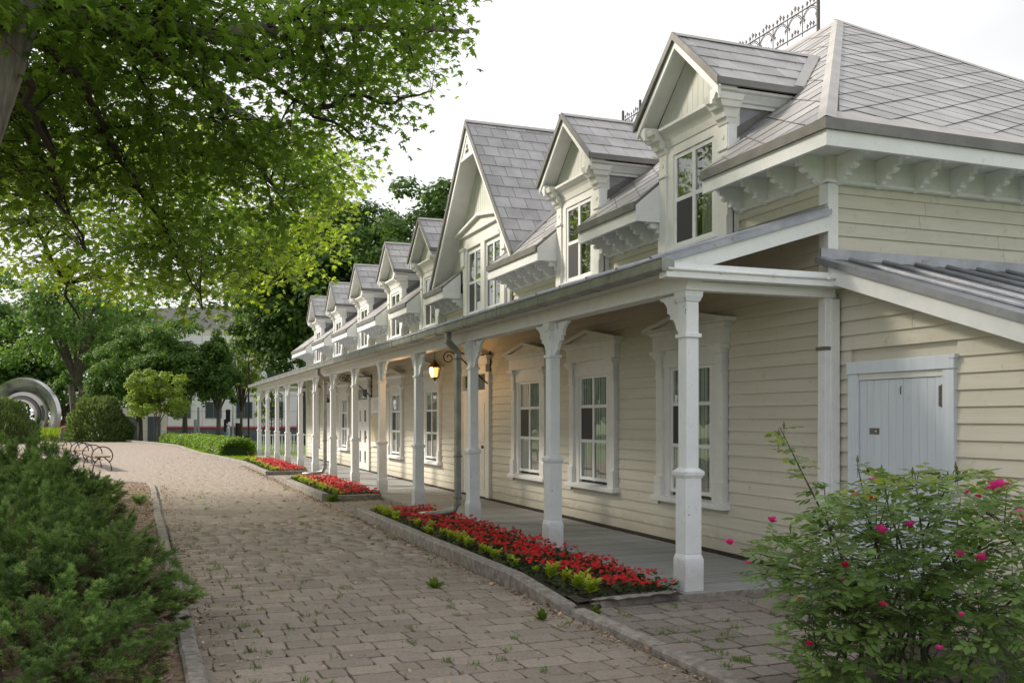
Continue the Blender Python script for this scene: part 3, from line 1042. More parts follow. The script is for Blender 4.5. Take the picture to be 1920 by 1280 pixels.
# ---- iron cresting on the ridge
crest = thing('ridge_cresting', 'wrought iron cresting with leaf finials along the roof ridge', 'cresting', (RIDGE_X, 11.7, RIDGE_Z))
cz = RIDGE_Z + .03
ya, yb = 11.70, 17.92
rails = MB().tube([(RIDGE_X, ya, cz + .10), (RIDGE_X, yb, cz + .10)], .012, 5).tube([(RIDGE_X, ya, cz + .44), (RIDGE_X, yb, cz + .44)], .012, 5)
rails.build('rail', M['crest'], crest)
for yy in (ya, 17.18, yb):
    MB().tube([(RIDGE_X, yy, cz - .05), (RIDGE_X, yy, cz + (.66 if yy != ya else 1.2))], .028, 8).build('post', M['crest'], crest)
nb = 17
step = (yb - ya) / nb
for i in range(nb):
    y0_, y1_ = ya + i * step, ya + (i + 1) * step
    a = MB()
    for rr in (.0, .026):
        pts = []
        for k in range(13):
            t = math.pi * k / 12
            pts.append((RIDGE_X, (y0_ + y1_) / 2 + math.cos(t) * (step / 2 - rr), cz + .26 + math.sin(t) * (.17 - rr)))
        a.tube(pts, .006, 4)
    for k in range(1, 12):
        t = math.pi * k / 12
        a.tube([(RIDGE_X, (y0_ + y1_) / 2 + math.cos(t) * step / 2, cz + .26 + math.sin(t) * .17), (RIDGE_X, (y0_ + y1_) / 2 + math.cos(t) * (step / 2 - .026), cz + .26 + math.sin(t) * .144)], .004, 4)
    a.tube([(RIDGE_X, y1_, cz + .04), (RIDGE_X, y1_, cz + .44)], .008, 4)
    a.build('arch', M['crest'], crest)
    for (dy, dz, s) in ((.18, .53, 1), (.26, .50, .9), (.10, .50, .9), (0, .49, .7), (.18, .17, .9), (.25, .15, .8), (.11, .15, .8), (.05, .27, .6), (.32, .27, .6)):
        cy_, cz_ = y0_ + dy * step / .366, cz + dz
        r_ = .034 * s
        lf = MB()
        lf.prism([(cy_, cz_ + r_ * 1.5), (cy_ + r_ * .35, cz_ + r_ * .3), (cy_ + r_, cz_ + r_ * .5), (cy_ + r_ * .4, cz_ - r_ * .4), (cy_, cz_ - r_), (cy_ - r_ * .4, cz_ - r_ * .4), (cy_ - r_, cz_ + r_ * .5), (cy_ - r_ * .35, cz_ + r_ * .3)], 'x', RIDGE_X - .008, RIDGE_X + .008)
        lf.tube([(RIDGE_X, cy_, cz_ - r_), (RIDGE_X, cy_, cz_ - .09 * s)], .004, 4)
        lf.build('leaf_finial', M['crest'], crest)

# ================================================================== porch
POST_X = 4.565
POST_Y = [7.45, 10.49, 13.45, 16.45, 19.2, 21.87, 24.58, 27.25, 29.97, 32.75, 35.47, 38.27, 41.06]
DZ = .05
bo = [(0, 0), (.075, 0), (.082, -.055), (.10, -.085), (.13, -.08), (.14, -.045), (.125, -.02), (.15, 0), (.40, 0), (.40, -.028), (.335, -.045), (.285, -.085), (.265, -.13), (.275, -.16),
      (.235, -.165), (.215, -.185), (.225, -.215), (.165, -.225), (.125, -.27), (.105, -.325), (.06, -.35), (.03, -.385), (0, -.39)]


def bracket_mesh(s, axis):
    poly = [(s * (a + .068), b) for a, b in bo]
    return MB().prism(poly, 'x' if axis == 'y' else 'y', -.02, .02).mesh('bracket', M['post'])


BR = {(s, ax): bracket_mesh(s, ax) for s in (-1, 1) for ax in ('y', 'x')}


def make_post(kind):
    sh = MB().frustum(0, 0, 1.13, 2.30, .063, .070, .063, .070)
    sh.frustum(0, 0, 2.335, 2.62, .063, .070, .063, .070)
    p = sh.build('porch_post', M['post'], None, bevel=.004)
    b = MB().frustum(0, 0, DZ, .335, .094, .105, .094, .105)
    b.frustum(0, 0, .335, .375, .092, .103, .080, .090)
    b.frustum(0, 0, .375, 1.05, .080, .090, .080, .090)
    b.build('base', M['post'], p, bevel=.005)
    c = MB().frustum(0, 0, 1.05, 1.075, .083, .093, .092, .102)
    c.frustum(0, 0, 1.075, 1.105, .098, .108, .10, .11)
    c.frustum(0, 0, 1.105, 1.135, .10, .11, .07, .078)
    c.build('mid_cap', M['post'], p)
    MB().frustum(0, 0, 2.30, 2.335, .082, .09, .082, .09).build('collar', M['post'], p, bevel=.003)
    MB().frustum(0, 0, 2.62, 2.66, .072, .08, .085, .093).frustum(0, 0, 2.66, 2.712, .088, .096, .092, .10).build('capital', M['post'], p)
    for s in kind:
        place('bracket', BR[(s, 'y')], p, (0, 0, 2.705))
    return p


pa = make_post((1,))
pb = make_post((-1, 1))
pc = make_post((-1,))
for p in (pa, pb, pc):
    p.parent = house
    p.matrix_parent_inverse = Matrix.Translation(-Vector(house.location))
pa.location = (POST_X, POST_Y[0], 0)
pb.location = (POST_X, POST_Y[1], 0)
pc.location = (POST_X, POST_Y[-1], 0)
for y in POST_Y[2:-1]:
    copy_tree(pb, house, (POST_X, y, 0))
for x in (7.2, 9.8):
    copy_tree(pb, house, (x, POST_Y[-1], 0), R(90))
place('bracket', BR[(1, 'x')], pc, (0, 0, 2.705))

# beam, soffit, rafter-side trim
MB().box(POST_X - .085, POST_X + .07, 7.33, 41.15, 2.7125, 2.86).build('porch_beam', M['trim'], house)
MB().box(POST_X - .10, POST_X - .0855, 7.32, 41.16, 2.7125, 2.745).build('beam_moulding', M['white'], house)
MB().box(4.29, POST_X - .01, 7.25, 41.3, 2.861, 2.885).build('porch_soffit', M['trim'], house)
MB().box(4.275, 4.289, 7.22, 41.32, 2.845, 2.945).build('porch_fascia', M['trim'], house)
MB().box(POST_X + .071, 10.5, 40.98, 41.13, 2.7125, 2.86).build('porch_beam', M['trim'], house)
MB().box(POST_X + .071, XW - .03, 7.335, 7.45, 2.7125, 2.79).build('porch_beam', M['trim'], house)
# near gable end: level cornice, conduit, sloping rake board
MB().box(4.20, XW + .02, 7.205, 7.334, 2.795, 2.875).build('end_cornice', M['white'], house, bevel=.004)
MB().box(4.22, XW - .025, 7.25, 7.33, 2.876, 2.93).build('end_cornice_cap', M['white'], house)
cd = MB().tube([(4.21, 7.20, 2.865), (6.10, 7.20, 2.865)], .014, 8)
for x in (4.75, 5.3, 5.9):
    cd.tube([(x - .02, 7.20, 2.865), (x + .02, 7.20, 2.865)], .019, 8)
cd.build('conduit', M['white'], house, smooth=True)


def pz(x):
    return 2.965 + (x - 4.2) * .310


MB().prism([(4.30, pz(4.30) - .19), (XW - .03, pz(XW - .03) - .19), (XW - .03, pz(XW - .03) - .045), (4.30, pz(4.30) - .045)], 'y', 7.425, 7.455).build('rake_board', M['white'], house, bevel=.003)
MB().prism([(4.22, pz(4.22) - .045), (XW - .02, pz(XW - .02) - .045), (XW - .02, pz(XW - .02) + .012), (4.22, pz(4.22) + .012)], 'y', 7.395, 7.424).build('rake_drip', M['porch_tin'], house)
# roof sheet and its underside
roofp = MB()
pl = [(4.2, 7.425), (XW + .01, 7.425), (XW + .01, 39.45), (4.2, 41.4)]
roofp.add([(x, y, pz(x)) for x, y in pl] + [(x, y, pz(x) - .03) for x, y in pl], [(0, 1, 2, 3), (7, 6, 5, 4), (0, 3, 7, 4), (0, 4, 5, 1), (1, 5, 6, 2), (2, 6, 7, 3)])
pl2 = [(4.2, 41.4, 2.965), (XW, 39.45, pz(XW)), (11, 39.45, pz(XW)), (11, 41.4, 2.965)]
roofp.add(pl2 + [(x, y, z - .03) for x, y, z in pl2], [(3, 2, 1, 0), (4, 5, 6, 7), (0, 1, 5, 4), (3, 0, 4, 7)])
pr = roofp.build('porch_roof', M['porch_tin'], house)
k, y = 0, 7.46
while y < 39.6:
    MB().tube([(4.19, y, pz(4.19) + .022), (XW - .02, y, pz(XW - .02) + .022)], .026, 8).build('batten_roll', M['porch_tin'], pr)
    y += .66
MB().prism([(XW - .10, pz(XW - .10) + .005), (XW - .012, pz(XW - .10) + .11), (XW - .012, pz(XW) + .01)], 'y', 7.46, 39.4).build('wall_flashing', M['porch_tin'], pr)
pn = 0
x = 4.32
cb = MB()
while x < XW - .1:
    cb.prism([(x + .003, pz(x) - .075), (x + .125, pz(x + .125) - .075), (x + .125, pz(x + .125) - .06), (x + .003, pz(x) - .06)], 'y', 7.46, 40.9)
    x += .13
co = cb.build('porch_ceiling', M['ceiling'], house)
# gutter with beaded lip
gt = MB().prism([(4.145, 2.865), (4.16, 2.845), (4.255, 2.845), (4.272, 2.865), (4.272, 2.945), (4.262, 2.945), (4.262, 2.868), (4.155, 2.868), (4.155, 2.955), (4.145, 2.955)], 'y', 7.20, 41.4)
gt.prism([(4.146, 2.866), (4.27, 2.866), (4.27, 2.944), (4.146, 2.954)], 'y', 7.195, 7.20)
go = gt.build('gutter', M['gutter'], house)
MB().tube([(4.143, 7.2, 2.957), (4.143, 41.4, 2.957)], .010, 8).build('gutter_bead', M['porch_tin'], go, smooth=True)
y = 8.6
while y < 41:
    MB().prism([(4.139, 2.86), (4.159, 2.839), (4.256, 2.839), (4.276, 2.86), (4.27, 2.868), (4.16, 2.85), (4.15, 2.868), (4.15, 2.95), (4.139, 2.95)], 'y', y, y + .035).build('gutter_strap', M['gutter'], go)
    y += 1.35


def box_pipe(pts, a, b):
    mb = MB()
    for p, q in zip(pts, pts[1:]):
        p, q = Vector(p), Vector(q)
        t = (q - p).normalized()
        u = t.cross(Vector((0, 1, 0)))
        if u.length < .1:
            u = Vector((1, 0, 0))
        u.normalize()
        w = t.cross(u)
        p, q = p - t * a * .4, q + t * a * .4
        bot = [p + u * sa * a + w * sb * b for sa, sb in ((-1, -1), (1, -1), (1, 1), (-1, 1))]
        mb.hexa(bot, [v + (q - p) for v in bot])
    return mb


for yy in (13.66, 24.80):
    ds = box_pipe([(4.22, yy - .08, 2.85), (4.22, yy - .08, 2.72), (4.40, yy, 2.56), (4.40, yy, .30)], .040, .055).build('downspout', M['gutter'], house, bevel=.006)
    MB().tube([(4.40, yy, .34), (4.34, yy + .02, .20), (4.08, yy + .12, .155), (3.86, yy + .20, .14)], .05, 10).build('downspout_shoe', M['gutter'], ds, smooth=True)
    for z in (.38, 1.0, 2.45):
        MB().box(4.352, 4.448, yy - .063, yy + .063, z, z + .03).build('strap', M['brass'], ds)
cdn = box_pipe([(XW - .09, 7.40, 2.74), (XW - .09, 7.415, .12)], .045, .055).build('downspout', M['white'], house, bevel=.008)
for z in (2.22, .62):
    MB().box(XW - .142, XW - .03, 7.345, 7.48, z, z + .035).build('strap', M['brass'], cdn)
MB().box(XW - .075, XW + .02, 7.335, 7.35, .1, 2.7).build('downspout_board', M['white'], house)
MB().tube([(XW - .09, 7.41, .02), (XW - .09, 7.41, .34)], .075, 12).build('drain_sleeve', M['white'], cdn, smooth=True)

# deck boards (each its own), run out from the wall
bd = MB().box(4.405, XW - .0, -.0545, .0545, .012, DZ).mesh('deck_board', M['deck'])
y, nbd = 7.36, 0
restd = MB()
while y < 41.3:
    if nbd < 292:
        place('deck_board', bd, house, (random.uniform(-.006, .006), y, random.uniform(-.0025, .0015)))
    else:
        restd.box(4.405, XW, y - .0545, y + .0545, .012, DZ)
    nbd += 1
    y += .113
restd.build('deck_board', M['deck'], house, kind='stuff')
MB().box(XW, 11, 38.65, 41.3, 0, DZ - .002).build('far_deck', M['deck'], house)
MB().box(4.36, 4.403, 7.29, 41.34, -.05, DZ - .008).build('deck_rim', M['kerb'], house)
MB().box(4.37, XW, 7.285, 7.303, -.05, DZ - .01).build('deck_rim', M['kerb'], house)
MB().box(4.404, XW - .001, 7.304, 41.33, -.05, .010).build('deck_joists', M['soil'], house)
# far end railing
rl = MB().box(4.65, 10, 41.03, 41.09, .86, .91).box(4.65, 10, 41.04, 41.08, .16, .20).build('railing', M['post'], house)
x = 4.74
while x < 9.9:
    MB().box(x - .016, x + .016, 41.045, 41.075, .20, .86).build('baluster', M['post'], rl)
    x += .125

# ---- lean-to shed against the near end
shed = thing('lean_to_shed', 'cream clapboard lean-to with sloping tin roof and plank door by the rose bush', 'shed', (6.2, 6, 0))
XS = 6.165


def sz(y):
    return 3.085 + (y - 7.42) * .336


MB().prism([(3.6, 0), (Y0 - .02, 0), (Y0 - .02, sz(Y0) - .2), (3.6, sz(3.6) - .2)], 'x', XS + .04, XS + .1).build('wall', M['cream'], shed)
row = 0
while True:
    z = .05 + row * EXPO
    row += 1
    if z > 2.85:
        break
    ymin = max(3.6, 7.42 + (z + .185 - 3.085) / .336)
    yy1 = Y0 - .045
    segs = [(ymin, yy1)] if z > 2.09 else [(3.6 if ymin < 3.7 else ymin, 5.965), (7.215, yy1)]
    for a, b in segs:
        if b - a > .03:
            k = a + (b - a) * random.uniform(.3, .7)
            for a_, b_ in (((a, k), (k + .004, b)) if b - a > 1.6 and row % 3 == 0 else ((a, b),)):
                MB().prism(board_profile(XS, z), 'y', a_, b_).build('clapboard', M['cream'], shed)
MB().box(XS - .035, XS + .03, Y0 - .044, Y0 - .013, .03, 2.92).build('corner_board', M['white'], shed)
rf = MB()
pl = [(5.96, 3.4), (10.5, 3.4), (10.5, 7.44), (5.96, 7.44)]
rf.add([(x, y, sz(y) + .0) for x, y in pl] + [(x, y, sz(y) - .03) for x, y in pl], [(0, 1, 2, 3), (7, 6, 5, 4), (0, 3, 7, 4), (0, 4, 5, 1), (1, 5, 6, 2), (2, 6, 7, 3)])
ro = rf.build('roof', M['porch_tin'], shed)
for i in range(11):
    x = 6.30 + i * .40
    MB().tube([(x, 3.4, sz(3.4) + .02), (x, 7.38, sz(7.38) + .02)], .022, 8).build('standing_seam', M['porch_tin'], ro)
MB().hexa([(5.945, 3.4, sz(3.4) - .05), (6.02, 3.4, sz(3.4) - .05), (6.02, 7.45, sz(7.45) - .05), (5.945, 7.45, sz(7.45) - .05)],
          [(5.945, 3.4, sz(3.4) + .015), (6.02, 3.4, sz(3.4) + .025), (6.02, 7.45, sz(7.45) + .025), (5.945, 7.45, sz(7.45) + .015)]).build('rake_edge', M['porch_tin'], ro)
MB().prism([(6.0, sz(7.44) + .10), (10.5, sz(7.44) + .10), (10.5, sz(7.44) + .0), (6.0, sz(7.44) + .0)], 'y', 7.425, 7.446).build('wall_flashing', M['porch_tin'], ro)
MB().hexa([(5.975, 3.4, sz(3.4) - .205), (6.01, 3.4, sz(3.4) - .205), (6.01, 7.30, sz(7.30) - .205), (5.975, 7.30, sz(7.30) - .205)],
          [(5.975, 3.4, sz(3.4) - .051), (6.01, 3.4, sz(3.4) - .051), (6.01, 7.30, sz(7.30) - .051), (5.975, 7.30, sz(7.30) - .051)]).build('rake_board', M['white'], shed, bevel=.003)
MB().hexa([(6.011, 3.4, sz(3.4) - .12), (XS, 3.4, sz(3.4) - .12), (XS, 7.35, sz(7.35) - .12), (6.011, 7.35, sz(7.35) - .12)],
          [(6.011, 3.4, sz(3.4) - .10), (XS, 3.4, sz(3.4) - .10), (XS, 7.35, sz(7.35) - .10), (6.011, 7.35, sz(7.35) - .10)]).build('soffit', M['trim'], shed)
# plank door
fr = MB().box(XS - .035, XS + .03, 5.965, 6.085, .03, 1.985).box(XS - .035, XS + .03, 7.085, 7.215, .03, 1.985)
fr.box(XS - .045, XS + .03, 5.955, 7.225, 1.986, 2.10)
dr = fr.build('door', M['shed_door'], shed, bevel=.004)
MB().box(XS - .052, XS + .02, 5.94, 6.0, 2.07, 2.102).build('chipped_end', M['shed_door'], dr)
MB().box(XS - .02, XS + .03, 6.087, 7.083, 1.93, 1.984).build('door_stop', M['trim'], dr)
n = 11
for i in range(n):
    a = 6.092 + i * (.985 / n)
    MB().box(XS - .010 + random.uniform(-.001, .001), XS + .025, a + .0015, a + .985 / n - .0015, .04, 1.925).build('plank', M['shed_door'], dr, bevel=.002)
MB().box(XS - .015, XS - .009, 6.83, 6.95, 1.437, 1.493).build('lock_plate', M['brass'], dr)
MB().tube([(XS - .020, 6.865, 1.465), (XS - .014, 6.865, 1.465)], .008, 8).build('screw', M['white'], dr)
MB().tube([(XS - .019, 6.97, 1.105), (XS - .009, 6.97, 1.105)], .018, 10).build('keyhole_cover', M['iron'], dr)
MB().tube([(XS - .017, 6.56, 1.86), (XS - .022, 6.565, 1.83), (XS - .014, 6.57, 1.79)], .005, 5).build('hook', M['brass'], dr)
MB().tube([(XS - .02, 6.095, 1.67), (XS - .02, 6.095, 1.86)], .014, 8).box(XS - .016, XS - .009, 6.10, 6.14, 1.68, 1.85).build('hinge', M['rust'], dr)

# ---- fittings on the porch
ln = thing('porch_lantern', 'lit iron lantern hanging by a chain from the porch ceiling', 'lantern', (5.3, 17.92, 2.35))
cx, cy = 5.3, 17.92
MB().lathe([(.06, .0), (.06, .012), (.02, .035)][::-1], (cx, cy, pz(cx) - .11), 10).build('ceiling_plate', M['iron'], ln)
ch = MB()
for i in range(10):
    z = 2.72 + i * .045
    if z > pz(cx) - .10:
        break
    ch.tube([(cx - .012 * (i % 2), cy - .012 * ((i + 1) % 2), z - .02), (cx - .012 * (i % 2), cy - .012 * ((i + 1) % 2), z + .03)], .004, 4)
    ch.tube([(cx + .012 * (i % 2), cy + .012 * ((i + 1) % 2), z - .02), (cx + .012 * (i % 2), cy + .012 * ((i + 1) % 2), z + .03)], .004, 4)
ch.build('chain', M['iron'], ln)
MB().lathe([(.135, 0), (.12, .015), (.07, .08), (.025, .125), (.015, .15)], (cx, cy, 2.565), 6).build('roof_cap', M['iron'], ln)
MB().lathe([(.008, 0), (.035, .04), (.075, .06), (.08, .075)], (cx, cy, 2.30), 6).build('foot', M['iron'], ln)
cg = MB()
for i in range(6):
    a = math.pi / 3 * i
    cg.tube([(cx + .082 * math.cos(a), cy + .082 * math.sin(a), 2.375), (cx + .115 * math.cos(a), cy + .115 * math.sin(a), 2.565)], .008, 5)
cg.build('cage', M['iron'], ln)
M['amber'] = plain('amber_glass', (.9, .55, .2), .3, emit=(1.0, .55, .16), es=1.1)
M['bulb'] = plain('bulb', (1, .9, .7), .3, emit=(1.0, .78, .42), es=14)
MB().lathe([(.07, 0), (.098, .185)], (cx, cy, 2.378), 6).build('glazing', M['amber'], ln)
MB().lathe([(.015, 0), (.035, .04), (.03, .09), (.01, .11)], (cx - .075, cy - .05, 2.43), 8).build('bulb', M['bulb'], ln)
lp = bpy.data.lights.new('lantern_light', 'POINT')
lp.energy = 20
lp.color = (1.0, .58, .24)
lp.shadow_soft_size = .1
lpo = bpy.data.objects.new('lantern_light', lp)
COL.objects.link(lpo)
lpo.location = (cx - .24, cy - .05, 2.42)


def scroll_bracket(y, x_tip, z, label):
    o = thing('scroll_bracket', label, 'bracket', (XW, y, z))
    MB().tube([(XW, y, z - .02), (XW - .3, y, z - .035), (x_tip + .08, y, z)], .014, 6).build('top_bar', M['iron'], o)
    MB().tube([(XW, y, z - .62), (x_tip + .12, y, z - .02)], .014, 6).build('strut', M['iron'], o)
    pts = []
    for k in range(34):
        t = k / 33
        a = -math.pi * .1 + t * 2 * math.pi * 1.55
        r = .135 * (1 - t * .78)
        pts.append((x_tip - .02 + r * math.cos(a), y, z - .11 - r * math.sin(a) * -1 if False else z - .10 + r * math.sin(a)))
    MB().tube(pts, .010, 6).build('scroll', M['iron'], o)
    MB().box(XW - .02, XW + .01, y - .03, y + .03, z - .68, z + .04).build('wall_plate', M['iron'], o)


scroll_bracket(17.0, 5.32, 2.80, 'black iron scroll bracket beside the hanging lantern')
scroll_bracket(27.0, 5.32, 2.80, 'black iron scroll bracket above the main door')
nb = thing('notice_board', 'framed notice board with a white sheet above a map by the main door', 'notice board', (XW, 26.4, 1))
M['paper'] = surface('paper', (.72, .71, .69), (.78, .77, .75), 4, .6)
M['map'] = surface('map_print', (.52, .44, .30), (.66, .58, .42), 5, .4, dirt=(.34, .27, .17), dirt_scale=4)
MB().box(XW - .05, XW - .02, 25.75, 26.9, .80, 1.70).build('frame', M['trim'], nb)
MB().box(XW - .056, XW - .0505, 25.80, 26.85, .93, 1.67).build('map', M['map'], nb)
MB().box(XW - .05, XW - .035, 25.78, 26.88, 1.72, 2.17).build('sheet', M['paper'], nb)
tx = MB()
for i in range(5):
    tx.box(XW - .0525, XW - .0505, 26.0 + .05 * (i % 2), 26.62 - .06 * (i % 3), 1.83 + i * .055, 1.845 + i * .055)
tx.build('print_lines', plain('print_grey', (.45, .44, .43)), nb)
tag(MB().box(XW - .10, XW - .01, 29.78, 29.92, 1.06, 1.26).frustum(XW - .055, 29.85, 1.26, 1.29, .05, .075, .03, .06).build('letter_box', M['white'], None), 'small white letter box on the wall left of the main door', 'letter box')
sp = thing('wall_spotlight', 'small dark spotlight above the main door', 'spotlight', (XW - .1, 28.5, 2.5))
MB().tube([(XW, 28.5, 2.52), (XW - .12, 28.5, 2.52)], .018, 6).build('arm', M['iron'], sp)
MB().tube([(XW - .12, 28.5, 2.55), (XW - .22, 28.4, 2.47)], [.03, .085], 10).build('hood', M['iron'], sp)

# ================================================================== ground
def ground_z(x, y):
    def sst(t):
        t = np.clip(t, 0, 1)
        return t * t * (3 - 2 * t)
    return -.07 - 2.2 * sst((x + 9) / 7) * sst((y - 73) / 6)


gx = np.concatenate([np.array([-1500, -600, -250, -120, -70]), np.arange(-50, 51, 2.5), np.array([70, 120, 250, 600, 1500])])
gy = np.concatenate([np.array([-600, -200, -80, -30]), np.arange(-10, 131, 2.5), np.array([180, 300, 600, 1500])])
GX, GY = np.meshgrid(gx, gy, indexing='ij')
GV = np.stack([GX, GY, ground_z(GX, GY)], -1).reshape(-1, 3)
ny = len(gy)
ii, jj = np.meshgrid(np.arange(len(gx) - 1), np.arange(ny - 1), indexing='ij')
q = (ii * ny + jj).ravel()
structure(place('ground', np_mesh('ground', GV, np.stack([q, q + ny, q + ny + 1, q + 1], 1), M['grass'], smooth=True)))
sx = [(-9, 79.5), (60, 79.5), (60, 86.5), (-9, 86.5)]
structure(MB().add([(x, y, -2.25) for x, y in sx], [(0, 1, 2, 3)]).build('street', M['asphalt'], None))

# path: pavers in courses across it
RIGHT = [(0, 3.2), (34, 3.2), (36.5, 2.95), (43.3, 2.25), (55.8, 1.72), (62, .72), (69.7, -1.0), (80, -4)]
LEFT = [(0, .36), (23.6, .30), (25.3, -.25), (32, -1.9), (60, -8.5), (70, -11), (80, -13)]


def along(tab, y):
    return float(np.interp(y, [a for a, b in tab], [b for a, b in tab]))


pb = MB()
ys = [1.0, 8, 15, 15.05, 23.6, 25.3, 29, 32, 34, 36.5, 43.3, 50, 55.8, 62, 66, 69.7]
for a, b in zip(ys, ys[1:]):
    za, zb = (-.022 if a < 15 else -.0045), (-.022 if b < 15.1 else -.0045)
    pb.add([(along(LEFT, a) - .1, a, za), (along(RIGHT, a) + .05, a, za), (along(RIGHT, b) + .05, b, zb), (along(LEFT, b) - .1, b, zb)], [(0, 1, 2, 3)])
path = structure(pb.build('path', M['joint'], None))
fb_ = MB()
for a, b in zip(ys[3:], ys[4:]):
    fb_.add([(along(LEFT, a) - .1, a, -.0015), (along(RIGHT, a) + .05, a, -.0015), (along(RIGHT, b) + .05, b, -.0015), (along(LEFT, b) - .1, b, -.0015)], [(0, 1, 2, 3)])
fb_.build('far_paving', M['paver'], path)
wk = MB().add([(3.3, 2.0, -.024), (6.16, 2.0, -.024), (6.16, 7.35, -.024), (3.3, 7.35, -.024)], [(0, 1, 2, 3)])
wk.add([(3.25, 15.3, -.024), (4.4, 15.3, -.024), (4.4, 18.6, -.024), (3.25, 18.6, -.024)], [(0, 1, 2, 3)])
wk.add([(3.25, 24.3, -.024), (4.4, 24.3, -.024), (4.4, 27.5, -.024), (3.25, 27.5, -.024)], [(0, 1, 2, 3)])
walk = structure(wk.build('walkway', M['joint'], None))


def lay(y0, y1, xl, xr, depths, widths, gap, slant=0.0):
    out, y = [], y0
    while y < y1:
        dp = random.choice(depths)
        a, b = xl(y), xr(y)
        x = a - random.uniform(0, .2)
        while x < b:
            w = random.choice(widths)
            x0, x1 = max(x, a), min(x + w, b)
            if x1 - x0 > .05:
                # now and then a course splits into two thin stones
                out.append(((x0 + x1) / 2, y + dp / 2 + slant * (x0 - a), x1 - x0 - gap, dp - gap))
            x += w
        y += dp
    return out


def px_of(x, y, z=0.0):
    d = x * SN + y * CS
    return 960 + F_PX * (x * CS - y * SN) / d, HORIZON - F_PX * (z - CAM_Z) / d, d


def stone_mesh(m, seed, bev=.035):
    r = np.random.default_rng(seed)
    n, lo, hi = 12, [], []
    e = []
    for i in range(4):
        c = np.array([(-.5, -.5), (.5, -.5), (.5, .5), (-.5, .5)])
        p, q = c[i], c[(i + 1) % 4]
        for t in (0.05, .35, .68):
            pt = p + (q - p) * t
            nrm = np.array([q[1] - p[1], -(q[0] - p[0])])
            e.append(pt + nrm * r.uniform(-.035, .012))
    vs, fs = [], []
    for (x, y) in e:
        vs.append((x, y, -.03))
    for (x, y) in e:
        vs.append((x, y, -.0035))
    for (x, y) in e:
        vs.append((x * (1 - bev), y * (1 - bev), r.uniform(-.0015, .0015)))
    k = len(e)
    for i in range(k):
        j = (i + 1) % k
        fs += [(i, j, k + j, k + i), (k + i, k + j, 2 * k + j, 2 * k + i)]
    vs.append((0, 0, .003))
    fs += [(2 * k + i, 2 * k + (i + 1) % k, 3 * k) for i in range(k)]
    return MB().add(vs, fs).mesh('paver', m)


def pave(stones, parent, m, limit):
    ranked = []
    for i, (x, y, w, d) in enumerate(stones):
        px, py, dd = px_of(x, y)
        vis = 0 < py and px > 250 and px < 1620 and py < 1290
        ranked.append((-(w * d) / dd ** 3 if vis and dd > 1 else 0, i))
    ranked.sort()
    single = {i for s, i in ranked[:limit] if s < 0}
    variants = [stone_mesh(m, k) for k in range(7)]
    vs, fs, va, n = [], [], [], 0
    for i, (x, y, w, d) in enumerate(stones):
        dz = random.uniform(-.003, .003)
        rz = random.uniform(-.012, .012)
        if y > 10:
            dz *= .15
        if i in single:
            place('paver', variants[i % 7], parent, (x, y, dz), rz, (w, d, 1))
        else:
            g = .005
            c, s_ = math.cos(rz), math.sin(rz)
            ring = []
            for (a, b, z) in ((-.5, -.5, -.01), (.5, -.5, -.01), (.5, .5, -.01), (-.5, .5, -.01)):
                ring.append((a * w, b * d, z))
            for (a, b) in ((-.5, -.5), (.5, -.5), (.5, .5), (-.5, .5)):
                ring.append((a * (w - g), b * (d - g), random.uniform(-.002, .002) * (.1 if y > 10 else 1)))
            if y > 15:
                ring = [(p_[0], p_[1], -.0012 if q_ < 4 else .0003) for q_, p_ in enumerate(ring)]
                dz = 0
            vs += [(x + p[0] * c - p[1] * s_, y + p[0] * s_ + p[1] * c, p[2] + dz) for p in ring]
            fs += [(n + 4, n + 5, n + 6, n + 7), (n, n + 1, n + 5, n + 4), (n + 1, n + 2, n + 6, n + 5), (n + 2, n + 3, n + 7, n + 6), (n + 3, n, n + 4, n + 7)]
            va += [random.random() if y < 12 else .5 + (random.random() - .5) * max(.25, 1 - (y - 12) / 20)] * 8
            n += 8
    o = place('paver', np_mesh('paver', vs, fs, m, va), parent)
    o['kind'] = 'stuff'


pave(lay(1.2, 69.5, lambda y: along(LEFT, y) + .01, lambda y: along(RIGHT, y) - .01, [.20, .21, .215, .225], [.17, .21, .26, .30, .35], .006), path, M['paver'], 290)
wst = lay(4.4, 7.24, lambda y: 3.35, lambda y: 6.14, [.22, .25, .27], [.18, .26, .30, .36], .016)
wst += lay(15.40, 18.2, lambda y: 3.26, lambda y: 4.36, [.22, .25], [.18, .26, .36], .014) + lay(24.5, 27.2, lambda y: 3.26, lambda y: 4.36, [.22, .25], [.18, .26, .36], .014)
pave(wst, walk, M['paver_grey'], 120)

# ---- kerbs
KERB_L = thing('path_kerb', 'pale concrete kerb between the path and the yew bed', 'kerb', (.3, 10, 0))


